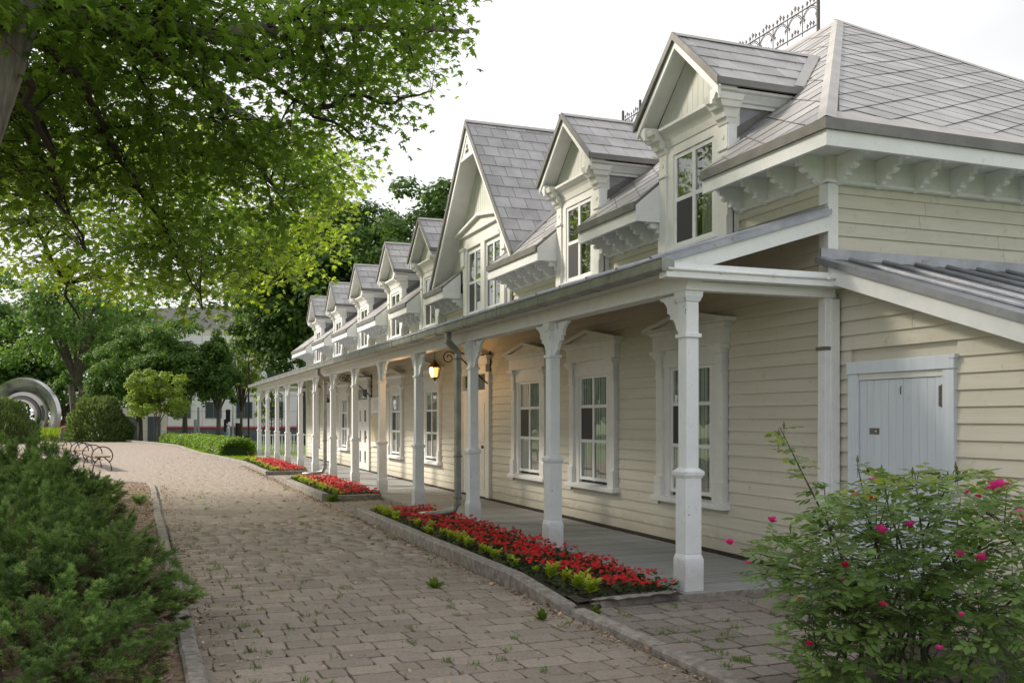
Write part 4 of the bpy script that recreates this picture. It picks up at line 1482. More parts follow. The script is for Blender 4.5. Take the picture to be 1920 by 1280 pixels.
def kerb_run(parent, pts, w, h, side=1, step=1.0, name='kerb_stone', nose=None):
    """stones laid along pts; the path side is on the left of the run when side = 1"""
    P = [Vector((p[0], p[1], 0)) for p in pts]
    for a, b in zip(P, P[1:]):
        L = (b - a).length
        t = (b - a).normalized()
        nrm = Vector((t.y, -t.x, 0)) * side
        n = max(1, round(L / step))
        for i in range(n):
            s0, s1 = a + t * (L * i / n + .003), a + t * (L * (i + 1) / n - .003)
            dz = random.uniform(-.006, .006)
            j = random.uniform(-.008, .008)
            h0 = h1 = h + dz
            if nose and i == 0 and a == P[0]:
                h0 = nose
            bot = [s0, s1, s1 + nrm * w, s0 + nrm * w]
            bot = [v + nrm * j for v in bot]
            ch = .018
            mb = MB()
            ring0 = [v + Vector((0, 0, -.08)) for v in bot]
            ring1 = [bot[0] + Vector((0, 0, h0 - ch)), bot[1] + Vector((0, 0, h1 - ch)), bot[2] + Vector((0, 0, h1 - ch)), bot[3] + Vector((0, 0, h0 - ch))]
            ring2 = [bot[0] + nrm * ch + t * .006 + Vector((0, 0, h0)), bot[1] + nrm * ch - t * .006 + Vector((0, 0, h1)), bot[2] - nrm * ch - t * .006 + Vector((0, 0, h1)), bot[3] - nrm * ch + t * .006 + Vector((0, 0, h0))]
            vs = ring0 + ring1 + ring2
            fs = []
            for r in (0, 4):
                fs += [(r + k, r + (k + 1) % 4, r + 4 + (k + 1) % 4, r + 4 + k) for k in range(4)]
            fs.append((8, 9, 10, 11))
            mb.add(vs, fs).build(name, M['kerb'], parent)


kerb_run(KERB_L, [(.355, 3.0), (.355, 9), (.32, 12), (.29, 23.4)], .12, .055, -1, 1.3)
kerb_run(KERB_L, [(.29, 23.45), (.20, 24.6), (-.25, 25.4), (-1.9, 32)], .12, .055, -1, 1.3)
flush = thing('flush_kerb', 'low kerb edging the paved area beside the rose bush', 'kerb', (3.25, 5, 0))
kerb_run(flush, [(3.19, 3.0), (3.20, 7.0)], .13, .055, 1, 1.35)

BEDS = [(7.15, 15.35, 'nearest'), (18.35, 24.35, 'middle'), (27.35, 35.6, 'farthest')]
beds = []
for k, (a, b, nm) in enumerate(BEDS):
    bed = thing('flower_bed', f'{nm} of the three kerbed red flower beds along the porch', 'flower bed', (3.8, (a + b) / 2, 0), 'flower beds along the porch')
    kerb_run(bed, [(3.20, a + .02), (3.20, b)] if k < 2 else [(3.20, a), (3.20, 33.9), (2.98, b + .6)], .14, .145 if k < 2 else .12, 1, 1.15, nose=.06 if k == 0 else None)
    if k == 0:
        MB().hexa([(3.30, 7.02, -.05), (3.44, 7.02, -.05), (3.70, 7.34, -.05), (3.30, 7.34, -.05)], [(3.32, 7.05, .012), (3.42, 7.05, .012), (3.66, 7.32, .06), (3.32, 7.32, .07)]).build('soil', M['soil'], bed)
        kerb_run(bed, [(3.42, 7.17), (3.56, 7.20), (4.37, 7.29)], .10, .075, -1, 1.2, nose=.02)
    else:
        kerb_run(bed, [(3.345, a), (4.355, a + .04)], .10, .11, -1, 1.2)
    kerb_run(bed, [(3.345, b - .12), (4.355, b - .10)], .10, .10, -1, 1.2)
    gxs = np.linspace(3.34, 4.36, 12)
    gys = np.linspace(a + .03, b - .05, int((b - a) * 9))
    A, B = np.meshgrid(gxs, gys, indexing='ij')
    Z = .065 + rng.normal(size=A.shape) * .012
    m_, n_ = A.shape
    q = (np.arange(m_ - 1)[:, None] * n_ + np.arange(n_ - 1)[None]).ravel()
    place('soil', np_mesh('soil', np.stack([A, B, Z], -1).reshape(-1, 3), np.stack([q, q + n_, q + n_ + 1, q + 1], 1), M['soil'], smooth=True), bed)
    beds.append(bed)

M['red'] = foliage('red_petals', (.42, .006, .012), (.74, .03, .035), (.90, .05, .04), .5, .25)
M['bronze'] = foliage('dark_bedding_leaf', (.018, .030, .012), (.06, .075, .028), (.10, .15, .03), .45, .25)
M['lime'] = foliage('lime_leaf', (.20, .30, .03), (.46, .55, .06), (.62, .75, .08), .45, .4)
fl_v, fl_f = [(0, 0, .012)], []
for k in range(5):
    a = 2 * math.pi * k / 5
    for da, r, z in ((-.52, .62, .004), (-.28, 1.0, -.06), (.28, 1.0, -.06), (.52, .62, .004)):
        fl_v.append((math.cos(a + da) * r * .5, math.sin(a + da) * r * .5, z * .5))
    b = 1 + 4 * k
    fl_f += [(0, b, b + 1), (0, b + 1, b + 2), (0, b + 2, b + 3)]
FLOWER = (np.array(fl_v), np.array(fl_f))
for k, (a, b, nm) in enumerate(BEDS):
    L = b - a
    def scatter(n, x0, x1):
        y = rng.uniform(a + .18, b - .1, n)
        if k == 0:      # the bed narrows at its near end
            x0_ = x0 + np.clip((a + .5 - y), 0, 1) * .1
        else:
            x0_ = x0
        return np.stack([rng.uniform(0, 1, n) * (x1 - x0_) + x0_, y, np.zeros(n)], 1)
    n = int(L * 165)
    p = scatter(n, 3.58, 4.40)
    hump = .055 + .03 * np.sin(p[:, 1] * 7.3 + p[:, 0] * 9) + rng.uniform(-.02, .03, n)
    p[:, 2] = .10 + hump
    r = rotations(n, (-.25, -.35, .9), .35)
    v, f, va = leaves(p, rng.uniform(.034, .052, n), FLOWER, r)
    o = place('red_impatiens', np_mesh('red_impatiens', v, f, M['red'], va))
    o['kind'] = 'stuff'
    n = int(L * 620)
    p = scatter(n, 3.40, 4.42)
    hump = .065 + .03 * np.sin(p[:, 1] * 7.3 + p[:, 0] * 9)
    p[:, 2] = .065 + hump * rng.random(n)
    v, f, va = leaves(p, rng.uniform(.045, .075, n), (OVAL_V, OVAL_F), rotations(n, (0, 0, 1), .55))
    o = place('bedding_foliage', np_mesh('bedding_foliage', v, f, M['bronze'], va))
    o['kind'] = 'stuff'


def lime_clump(seed):
    global rng
    keep, rng = rng, np.random.default_rng(seed)
    parts = []
    for s in range(8):
        a = rng.uniform(0, 2 * math.pi)
        lean = rng.uniform(.1, .55)
        h = rng.uniform(.10, .20)
        tip = np.array([math.cos(a) * lean * h, math.sin(a) * lean * h, h])
        for j in range(9):
            t = .35 + .65 * j / 8
            aa = a + j * 2.4
            y = np.array([math.cos(aa), math.sin(aa), .45 + .5 * t])
            y /= np.linalg.norm(y)
            z = np.array([-math.cos(aa) * .5, -math.sin(aa) * .5, 1.0])
            z -= y * (y @ z)
            z /= np.linalg.norm(z)
            rot = np.stack([np.cross(y, z), y, z], 1)[None]
            parts.append(leaves((tip * t)[None], rng.uniform(.07, .11), (OVAL_V * np.array([.75, 1, 1.6]), OVAL_F), rot, np.array([.3 + .7 * rng.random()])))
    v, f, va = join_np(parts)
    rng = keep
    return np_mesh('foliage_plant', v, f, M['lime'], va)


ORD = 'first second third fourth fifth sixth seventh eighth ninth tenth eleventh twelfth thirteenth fourteenth fifteenth sixteenth seventeenth eighteenth nineteenth twentieth'.split()
ORD += ['twenty-' + w_ for w_ in ORD[:9]] + ['thirtieth'] + ['thirty-' + w_ for w_ in ORD[:9]]
clumps = [lime_clump(40 + i) for i in range(5)]
for k, (a, b, nm) in enumerate(BEDS):
    y, i = a + .20, 0
    while y < b - .15:
        o = place('foliage_plant', clumps[i % 5], None, (3.50 + random.uniform(-.06, .12), y, .07), random.uniform(0, 6.28), [random.uniform(.42, .80)] * 3)
        tag(o, f'{ORD[i]} lime green leafy plant from the near end of the {nm} flower bed', 'plant', f'lime plants edging the {nm} flower bed')
        y += random.uniform(.20, .42)
        i += 1

# ---- planting bed on the left and soil under the roses
mb = MB().add([(-14, 1, -.035), (.24, 1, .02), (.24, 12, .02), (.17, 23.6, .02), (-.3, 25.3, .01), (-2.1, 32, 0), (-14, 32, -.035)], [tuple(range(7))])
structure(mb.build('mulch_bed', M['mulch'], None))
mb = MB().add([(3.62, 2, .015), (6.15, 2, .015), (6.15, 5.0, .015), (4.9, 5.25, .012), (3.62, 4.75, .012)], [tuple(range(5))])
structure(mb.build('rose_bed', M['soil'], None))
M['chip'] = surface('wood_chip', (.20, .135, .09), (.46, .36, .26), 30, .9, vary=.3)
n = 4200
p = np.stack([.22 - rng.gamma(1.4, .28, n), rng.uniform(4, 25, n), .028 + rng.random(n) * .01], 1)
v, f, va = leaves(p, rng.uniform(.02, .06, n), (DIA_V * np.array([.8, 1, .5]), DIA_F), rotations(n, (0, 0, 1), .35))
o = place('bark_chips', np_mesh('bark_chips', v, f, M['chip'], va))
o['kind'] = 'stuff'
# litter blown against the kerbs and over the path
M['litter'] = surface('leaf_litter', (.15, .09, .055), (.52, .40, .27), 25, .9, vary=.4)
n1, n2, n3 = 5200, 1500, 4200
px1 = np.stack([3.19 - rng.gamma(1.2, .07, n1), rng.uniform(4.5, 33, n1), np.full(n1, .006)], 1)
px2 = np.stack([.37 + rng.gamma(1.3, .12, n2), rng.uniform(5, 24, n2), np.full(n2, .006)], 1)
px3 = np.stack([rng.uniform(.4, 3.15, n3), rng.uniform(5, 45, n3), np.full(n3, .006)], 1)
p = np.concatenate([px1, px2, px3])
p[:, 2] += rng.random(len(p)) * .008
n = len(p)
v, f, va = leaves(p, rng.gamma(3, .006, n) + .007, (DIA_V, DIA_F), rotations(n, (0, 0, 1), .4))
o = place('leaf_litter', np_mesh('leaf_litter', v, f, M['litter'], va))
o['kind'] = 'stuff'
M['weed'] = foliage('weed_leaf', (.07, .12, .015), (.17, .26, .04), (.25, .40, .05), .5, .3)
BLADE = (np.array([(-.06, 0, 0), (.06, 0, 0), (.03, .6, .03), (0, 1, -.1)]), np.array([(0, 1, 2), (0, 2, 3)]))


def tuft_positions(n, spots, sp):
    c = np.array(spots)[rng.integers(0, len(spots), n)]
    return np.concatenate([c + rng.normal(size=(n, 2)) * sp, np.zeros((n, 1))], 1)


def blade_rot(n, lean=.5):
    a = rng.uniform(0, 2 * np.pi, n)
    y = np.stack([np.cos(a) * lean, np.sin(a) * lean, np.ones(n)], 1)
    y[:, :2] *= rng.random((n, 1)) * 1.6
    y /= np.linalg.norm(y, axis=1)[:, None]
    z = np.cross(y, rng.normal(size=(n, 3)))
    z /= np.linalg.norm(z, axis=1)[:, None]
    return np.stack([np.cross(y, z), y, z], 2)


spots = [(rng.uniform(.5, 3.1), rng.uniform(5.5, 22)) for _ in range(110)] + [(3.36 + .28 * rng.random() * i, rng.uniform(5.2, 7.2)) for i in range(1, 10) for _ in range(4)]
spots += [(3.3 + rng.random() * 1.1, 18.2 + rng.random() * .12) for _ in range(25)] + [(.6 + .3 * rng.random(), 6 + 9 * rng.random()) for _ in range(24)]
n = 4200
p = tuft_positions(n, spots, .022)
v, f, va = leaves(p, rng.uniform(.014, .05, n), BLADE, blade_rot(n, .8))
o = place('joint_weeds', np_mesh('joint_weeds', v, f, M['weed'], va))
o['kind'] = 'stuff'
for lab, (x, y), s in (('broad leaved weed growing in the path near the sloping kerb end', (2.93, 6.95), 1.0), ('flat weed on the path beside the nearest flower bed kerb', (2.55, 8.6), 1.2),
                       ('leafy weed at the near corner of the middle flower bed', (3.42, 18.28), 2.2), ('weed in the notch where the two kerbs meet', (3.40, 6.98), .9)):
    n = 26
    p = np.zeros((n, 3))
    y_ = blade_rot(n, 1.3)
    v, f, va = leaves(p, rng.uniform(.05, .11, n) * s, (OVAL_V * np.array([.8, 1, 1]), OVAL_F), y_)
    o = place('weed', np_mesh('weed', v, f, M['weed'], va), None, (x, y, .0))
    tag(o, lab, 'weed')

# ================================================================== yews
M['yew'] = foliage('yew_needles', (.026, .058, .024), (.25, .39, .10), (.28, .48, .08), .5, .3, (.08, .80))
M['yew_wood'] = surface('yew_wood', (.06, .042, .03), (.13, .10, .075), 20, .9)
NEEDLE_N = 16


def yew_mesh(seed, r, h, nb, per=26, bright=1.0):
    """plumes of shoots at the ends of branchlets, with dark gaps between the plumes"""
    g = np.random.default_rng(seed)
    d = g.normal(size=(nb, 3))
    d[:, 2] = np.abs(d[:, 2]) * 1.0 - .12
    d /= np.linalg.norm(d, axis=1)[:, None]
    lump = 1 + .15 * np.sin(d[:, 0] * 5 + seed) * np.sin(d[:, 1] * 6 + 2 * seed) + .12 * np.sin(d[:, 2] * 9 + d[:, 0] * 7 + seed)
    rad = lump * (1.04 - .40 * g.random(nb) ** 1.5)
    tip = d * rad[:, None] * np.array([r, r, h * .68]) + np.array([0, 0, h * .36])
    bax = d * np.array([1, 1, .6]) + np.array([0, 0, .35]) + g.normal(size=(nb, 3)) * .40
    bax /= np.linalg.norm(bax, axis=1)[:, None]
    bl = g.uniform(.16, .34, nb)
    k = np.repeat(np.arange(nb), per)
    shoots = len(k)
    u0 = g.random(shoots)
    pr = g.normal(size=(shoots, 3))
    pr -= bax[k] * (pr * bax[k]).sum(1)[:, None]
    pr /= np.linalg.norm(pr, axis=1)[:, None]
    c = tip[k] - bax[k] * (bl[k] * u0)[:, None]
    c[:, 2] = np.maximum(c[:, 2], .03)
    ax = bax[k] * (.75 + .3 * (1 - u0))[:, None] + pr * (.35 + .55 * u0)[:, None]
    ax /= np.linalg.norm(ax, axis=1)[:, None]
    ln = g.uniform(.05, .12, shoots) * (.7 + .5 * u0)
    u = np.cross(ax, g.normal(size=(shoots, 3)))
    u /= np.linalg.norm(u, axis=1)[:, None]
    w = np.cross(ax, u)
    t = np.linspace(.06, 1.0, NEEDLE_N)
    ang = np.arange(NEEDLE_N) * 2.4 + g.random((shoots, 1)) * 6
    base = c[:, None, :] + ax[:, None, :] * (ln[:, None] * t)[:, :, None]
    dirn = u[:, None, :] * np.cos(ang)[:, :, None] + w[:, None, :] * np.sin(ang)[:, :, None] + ax[:, None, :] * .8
    dirn /= np.linalg.norm(dirn, axis=2)[:, :, None]
    nl = (g.uniform(.026, .042, (shoots, 1)) * (1.05 - .45 * t ** 3))[:, :, None]
    side = np.cross(dirn, ax[:, None, :] + .01)
    side /= np.linalg.norm(side, axis=2)[:, :, None] + 1e-9
    p0 = base + side * .0036
    p1 = base - side * .0036
    p2 = base + dirn * nl
    V = np.stack([p0, p1, p2], 2).reshape(-1, 3)
    s0, s1, s2 = c + u * .003, c - u * .003, c + ax * ln[:, None]
    V = np.concatenate([V, np.stack([s0, s1, s2], 1).reshape(-1, 3)])
    Fc = np.arange(len(V)).reshape(-1, 3)
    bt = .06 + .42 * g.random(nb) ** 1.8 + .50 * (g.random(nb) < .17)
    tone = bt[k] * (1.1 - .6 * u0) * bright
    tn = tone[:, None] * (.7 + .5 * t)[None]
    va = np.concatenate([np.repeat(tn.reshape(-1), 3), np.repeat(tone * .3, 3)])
    return np_mesh('foliage', V, Fc, M['yew'], va)


def yew_brown(seed, r, h, shoots):
    me = yew_mesh(seed, r * .93, h * .97, shoots)
    me.materials.clear()
    me.materials.append(M['yew_dry'])
    return me


M['yew_dry'] = foliage('dry_yew_needles', (.05, .044, .022), (.22, .185, .09), (.22, .17, .08), .7, .12, (.1, .9))
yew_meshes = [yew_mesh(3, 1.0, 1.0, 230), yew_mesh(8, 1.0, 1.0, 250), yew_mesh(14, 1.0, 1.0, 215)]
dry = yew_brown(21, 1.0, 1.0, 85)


def yew_wood(seed):
    g = random.Random(seed)
    mb = MB()
    for i in range(16):
        a, e = g.uniform(0, 6.28), g.uniform(.25, 1.0)
        r = g.uniform(.7, 1.08)
        tip = (math.cos(a) * r * e, math.sin(a) * r * e, .15 + .75 * (1 - e * .6))
        mid = (tip[0] * .45, tip[1] * .45, tip[2] * .40)
        mb.tube([(tip[0] * .05, tip[1] * .05, 0), mid, tip], [.026, .017, .006], 5)
        for k in range(3):
            b = [tip[q] * .6 + mid[q] * .4 for q in range(3)]
            e2 = (b[0] + g.uniform(-.25, .25), b[1] + g.uniform(-.25, .25), b[2] + g.uniform(.05, .25))
            mb.tube([b, e2], [.009, .003], 4)
    return mb.mesh('branches', M['yew_wood'])


ywood = yew_wood(5)
YEWS = [(-.62, 5.6, .80, .62, 'nearest low yew shrub beside the kerb at the bottom of the picture'), (-.62, 7.3, .98, .82, 'yew shrub with brown bare patches spilling over the pale kerb'),
        (-1.25, 7.3, .80, 1.05, 'upright yew shrub at the left edge behind the nearest one'), (-.85, 9.0, .85, .92, 'second yew along the kerb, behind the one with bare patches'),
        (-1.35, 10.6, 1.0, 1.15, 'tall dark yew at the left edge of the picture'), (-.88, 11.4, .78, .85, 'small yew beside the kerb in the middle of the bed'),
        (-1.75, 13.9, 1.2, 1.40, 'tallest yew in the bed, in front of the far round bush'), (-1.05, 14.2, .80, .84, 'yew beside the kerb in front of the benches'),
        (-1.35, 17.4, .95, .72, 'yew near the far end of the bed below the benches'), (-.95, 19.8, .68, .50, 'small low yew at the far end beside the mulch'),
        (-1.9, 21.6, 1.0, .52, 'farthest yew partly hiding the nearest bench'), (-2.5, 17.9, 1.0, 1.0, 'yew behind the others at the left, below the lamp bollard')]
for i, (x, y, r, h, lab) in enumerate(YEWS):
    o = thing('yew_shrub', lab, 'shrub', (x, y, 0), 'yew shrubs in the mulch bed', local=True, rz=i * 1.7)
    o.scale = (r, r, h)
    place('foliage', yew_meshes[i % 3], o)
    place('branches', ywood, o)
    if i in (0, 1, 2, 3, 5, 7):
        place('dry_foliage', dry, o, (.12, 0, -.02), i * .9)
# a variegated hosta between yew and kerb
M['hosta'] = foliage('hosta_leaf', (.10, .16, .05), (.55, .60, .30), (.4, .55, .2), .45, .3)
n = 34
v, f, va = leaves(np.zeros((n, 3)), rng.uniform(.16, .26, n), (OVAL_V * np.array([.8, 1, 1.8]), OVAL_F), blade_rot(n, 1.6))
tag(place('hosta', np_mesh('hosta', v, f, M['hosta'], va), None, (-.02, 18.7, .03)), 'variegated hosta in the mulch at the end of the yews', 'plant')

# ================================================================== roses
M['rose_leaf'] = foliage('rose_leaf', (.05, .11, .03), (.21, .315, .09), (.30, .48, .075), .36, .30, spec=.45)
M['rose_new'] = foliage('young_rose_leaf', (.10, .16, .02), (.30, .34, .05), (.45, .55, .08), .4, .4)
M['cane'] = plain('rose_cane', (.06, .07, .03), .7)
M['petal'] = foliage('rose_petal', (.62, .02, .22), (.90, .08, .40), (.95, .10, .38), .5, .25)
M['petal_dark'] = foliage('deep_rose_petal', (.50, .008, .06), (.72, .02, .14), (.85, .03, .15), .5, .2)
rose = thing('rose_bush', 'rambling rose bush with pink blooms in front of the plank door', 'rose bush', (4.05, 4.25, 0))
ROSE_POLY = [(1395, 1030), (1500, 985), (1590, 905), (1700, 880), (1800, 868), (1900, 905), (1990, 960), (1990, 1420), (1540, 1420), (1500, 1290), (1475, 1170), (1440, 1095)]


def inside(poly, x, y):
    c = False
    for (ax, ay), (bx, by) in zip(poly, poly[1:] + poly[:1]):
        if (ay > y) != (by > y) and x < (bx - ax) * (y - ay) / (by - ay) + ax:
            c = not c
    return c


canes = []
cane_specs = [(1462, 800, 5.75), (1388, 1028, 5.9), (1447, 1000, 5.8), (1405, 1070, 5.7), (1545, 905, 5.6), (1608, 872, 5.5), (1655, 880, 5.5), (1715, 885, 5.4), (1790, 880, 5.3), (1872, 940, 5.0),
              (1915, 980, 4.9), (1500, 1140, 5.3), (1640, 1000, 5.0), (1800, 1050, 4.8), (1590, 1070, 5.2), (1720, 1150, 4.7), (1860, 1150, 4.6), (1520, 1220, 5.0), (1950, 1100, 4.7), (1690, 960, 5.6)]
for px, py, d in cane_specs:
    tip = at(px, py, d)
    b = Vector((4.05 + random.uniform(-.35, .35), 4.35 + random.uniform(-.25, .25), 0.0))
    mid = b.lerp(tip, .5) + Vector((0, 0, .14 + .06 * random.random()))
    q1, q2 = b.lerp(mid, .5) + Vector((random.uniform(-.04, .04), random.uniform(-.04, .04), .05)), mid.lerp(tip, .5) + Vector((random.uniform(-.03, .03), random.uniform(-.03, .03), .03))
    pts = [b, q1, mid, q2, tip]
    canes.append(pts)
    MB().tube(pts, [.011, .009, .007, .005, .0025], 5).build('cane', M['cane'], rose)


def cane_point(pts, t):
    k = min(int(t * 4), 3)
    return pts[k].lerp(pts[k + 1], t * 4 - k)


sprays = []
for pts in canes:
    nk = 34 if pts is canes[0] else 17
    for k in range(nk):
        sprays.append((cane_point(pts, .30 + .69 * k / (nk - 1)), None))
tries = 0
while len(sprays) < 340 + 1400 and tries < 60000:
    tries += 1
    px, py = random.uniform(1390, 1990), random.uniform(885, 1420)
    if inside(ROSE_POLY, px, py):
        d = random.uniform(4.45, 5.75) - .25 * (px > 1800)
        p = at(px, py, d)
        if p.z > .12:
            sprays.append((p, 1))
LEAFLET = (OVAL_V * np.array([1.05, 1, 1]), OVAL_F)
parts, parts_new, tw = [], [], MB()
for p, free in sprays:
    p = np.array(p)
    a = random.uniform(0, 6.28)
    out = np.array([math.cos(a), math.sin(a), random.uniform(-.35, .45)])
    out /= np.linalg.norm(out)
    L = random.uniform(.07, .11)
    up = np.array([random.gauss(0, .35), random.gauss(0, .35), 1.0])
    up -= out * (out @ up)
    up /= np.linalg.norm(up)
    sd_ = np.cross(out, up)
    if free and random.random() < .5:
        best = min((cane_point(c, t) for c in random.sample(canes, 6) for t in (.5, .7, .9)), key=lambda q_: (q_ - Vector(p)).length)
        if (best - Vector(p)).length < .45:
            tw.tube([best, best.lerp(Vector(p), .5) + Vector((0, 0, .02)), p], [.003, .0025, .0015], 4, cap=False)
    tw.tube([p, p + out * L], [.0014, .001], 3, cap=False)
    dirs = [(out, 1.0, 1.0), (out * .45 + sd_ * .9, .72, .92), (out * .45 - sd_ * .9, .72, .92), (out * .4 + sd_, .34, .8), (out * .4 - sd_, .34, .8)]
    tone = random.random()
    for dv, t, s in dirs:
        y = dv / np.linalg.norm(dv) + np.array([0, 0, random.uniform(-.25, .1)])
        y /= np.linalg.norm(y)
        z = up - y * (y @ up)
        z /= np.linalg.norm(z)
        rot = np.stack([np.cross(y, z), y, z], 1)[None]
        item = leaves((p + out * L * t)[None], random.uniform(.046, .072) * s, LEAFLET, rot, np.array([tone * .7 + random.random() * .3]))
        (parts_new if p[2] > 1.22 and random.random() < .5 else parts).append(item)
v, f, va = join_np(parts)
fo = place('foliage', np_mesh('foliage', v, f, M['rose_leaf'], va), rose)
fo['kind'] = 'stuff'
v, f, va = join_np(parts_new)
place('young_leaves', np_mesh('young_leaves', v, f, M['rose_new'], va), rose)
tw.build('twigs', M['cane'], rose, kind='stuff')


def bloom_mesh(seed, m, petals=22):
    g = np.random.default_rng(seed)
    pv = np.array([(-.10, 0, 0), (.10, 0, 0), (.42, .45, .10), (.30, .92, .02), (0, 1.0, -.06), (-.30, .92, .02), (-.42, .45, .10), (0, .5, -.08)])
    pf = np.array([(7, 0, 1), (7, 1, 2), (7, 2, 3), (7, 3, 4), (7, 4, 5), (7, 5, 6), (7, 6, 0)])
    ps = []
    for i in range(petals):
        t = i / petals
        a = i * 2.4
        el = R(82 - 55 * t) + g.normal() * .12
        y = np.array([math.cos(a) * math.cos(el), math.sin(a) * math.cos(el), math.sin(el)])
        z = np.array([-math.cos(a) * math.sin(el), -math.sin(a) * math.sin(el), math.cos(el)])
        rot = np.stack([np.cross(y, z), y, z], 1)[None]
        ps.append(leaves(np.zeros((1, 3)), .55 + .45 * t, (pv, pf), rot, np.array([.2 + .8 * g.random()])))
    v, f, va = join_np(ps)
    return np_mesh('bloom', v, f, m, va, smooth=True)


blooms = [bloom_mesh(1, M['petal']), bloom_mesh(2, M['petal_dark']), bloom_mesh(3, M['petal'], 14)]
for i, (px, py, d, s) in enumerate([(1447, 981, 5.75, .030), (1367, 1021, 5.9, .026), (1404, 1060, 5.65, .026), (1650, 1001, 4.9, .032), (1637, 908, 5.4, .028), (1604, 931, 5.4, .02), (1631, 938, 5.35, .02),
                                    (1872, 928, 4.95, .052), (1914, 976, 4.85, .036), (1800, 1046, 4.7, .026), (1843, 1052, 4.7, .026), (1586, 1064, 5.1, .022), (1495, 1131, 5.2, .026), (1517, 1212, 4.95, .02),
                                    (1707, 989, 5.0, .024), (1737, 907, 5.3, .022), (1655, 1137, 4.7, .018), (1579, 1090, 5.1, .018), (1834, 936, 5.1, .018), (1762, 1219, 4.55, .018), (1802, 1157, 4.6, .016), (1812, 926, 5.2, .016)]):
    s *= 1.4
    o = place('bloom', blooms[1 if i in (6, 11, 13, 16, 18) else (2 if s < .024 else 0)], rose, at(px, py, d - .30 * (d < 5.5)) + Vector((0, 0, s * .15)), random.uniform(0, 6), (s, s, s * 1.3))
    o.rotation_euler = (random.uniform(-.5, .3) + .35, random.uniform(-.5, .5), random.uniform(0, 6))
M['bud'] = plain('rose_bud', (.10, .13, .03), .6)
for px, py, d in ((1608, 862, 5.5), (1653, 880, 5.5), (1711, 884, 5.4), (1795, 884, 5.3), (1777, 892, 5.35), (1470, 797, 5.75), (1482, 990, 5.7), (1460, 812, 5.75), (1792, 874, 5.3), (1760, 896, 5.3)):
    p = at(px, py, d)
    MB().tube([p + Vector((0, 0, -.10)), p + Vector((0, 0, -.02)), p, p + Vector((0, 0, .03))], [.0018, .0022, .009, .002], 6).build('bud', M['bud'], rose)

# ================================================================== the maples
M['maple'] = foliage('maple_leaf', (.038, .082, .014), (.125, .205, .03), (.27, .46, .04), .42, .50)
M['maple_far'] = foliage('sunlit_maple_leaf', (.09, .16, .016), (.22, .32, .035), (.56, .74, .06), .45, .55)  # paler copy of the maple leaf, sun brightness put into its colour


def project(P):
    d = P[:, 0] * SN + P[:, 1] * CS
    l = P[:, 0] * CS - P[:, 1] * SN
    return 960 + F_PX * l / d, HORIZON - F_PX * (P[:, 2] - CAM_Z) / d, d


POLY_A = [(-80, -80), (860, -80), (872, 25), (845, 90), (800, 150), (750, 205), (690, 285), (665, 310), (650, 290), (620, 340), (560, 400), (500, 470), (470, 540), (420, 545), (385, 600), (345, 530),
          (300, 540), (235, 470), (160, 470), (60, 440), (-80, 450)]
POLY_B = [(-80, 250), (420, 230), (600, 230), (690, 350), (672, 395), (610, 455), (560, 500), (500, 545), (440, 550), (380, 600), (300, 540), (200, 540), (120, 500), (60, 520), (-80, 480)]


def bent(a, b, sag, k=5):
    a, b = Vector(a), Vector(b)
    off = Vector((random.gauss(0, .12), random.gauss(0, .12), 0)) * (b - a).length * .25
    return [a.lerp(b, t / k) + (off + Vector((0, 0, sag))) * math.sin(math.pi * t / k) for t in range(k + 1)]


def leaf_rot(n):
    a = rng.uniform(0, 2 * np.pi, n)
    y = np.stack([np.cos(a), np.sin(a), rng.normal(-.45, .45, n)], 1)
    y /= np.linalg.norm(y, axis=1)[:, None]
    z = np.array([0, 0, 1.0]) + rng.normal(size=(n, 3)) * .42
    z -= y * (y * z).sum(1)[:, None]
    z /= np.linalg.norm(z, axis=1)[:, None]
    return np.stack([np.cross(y, z), y, z], 2)


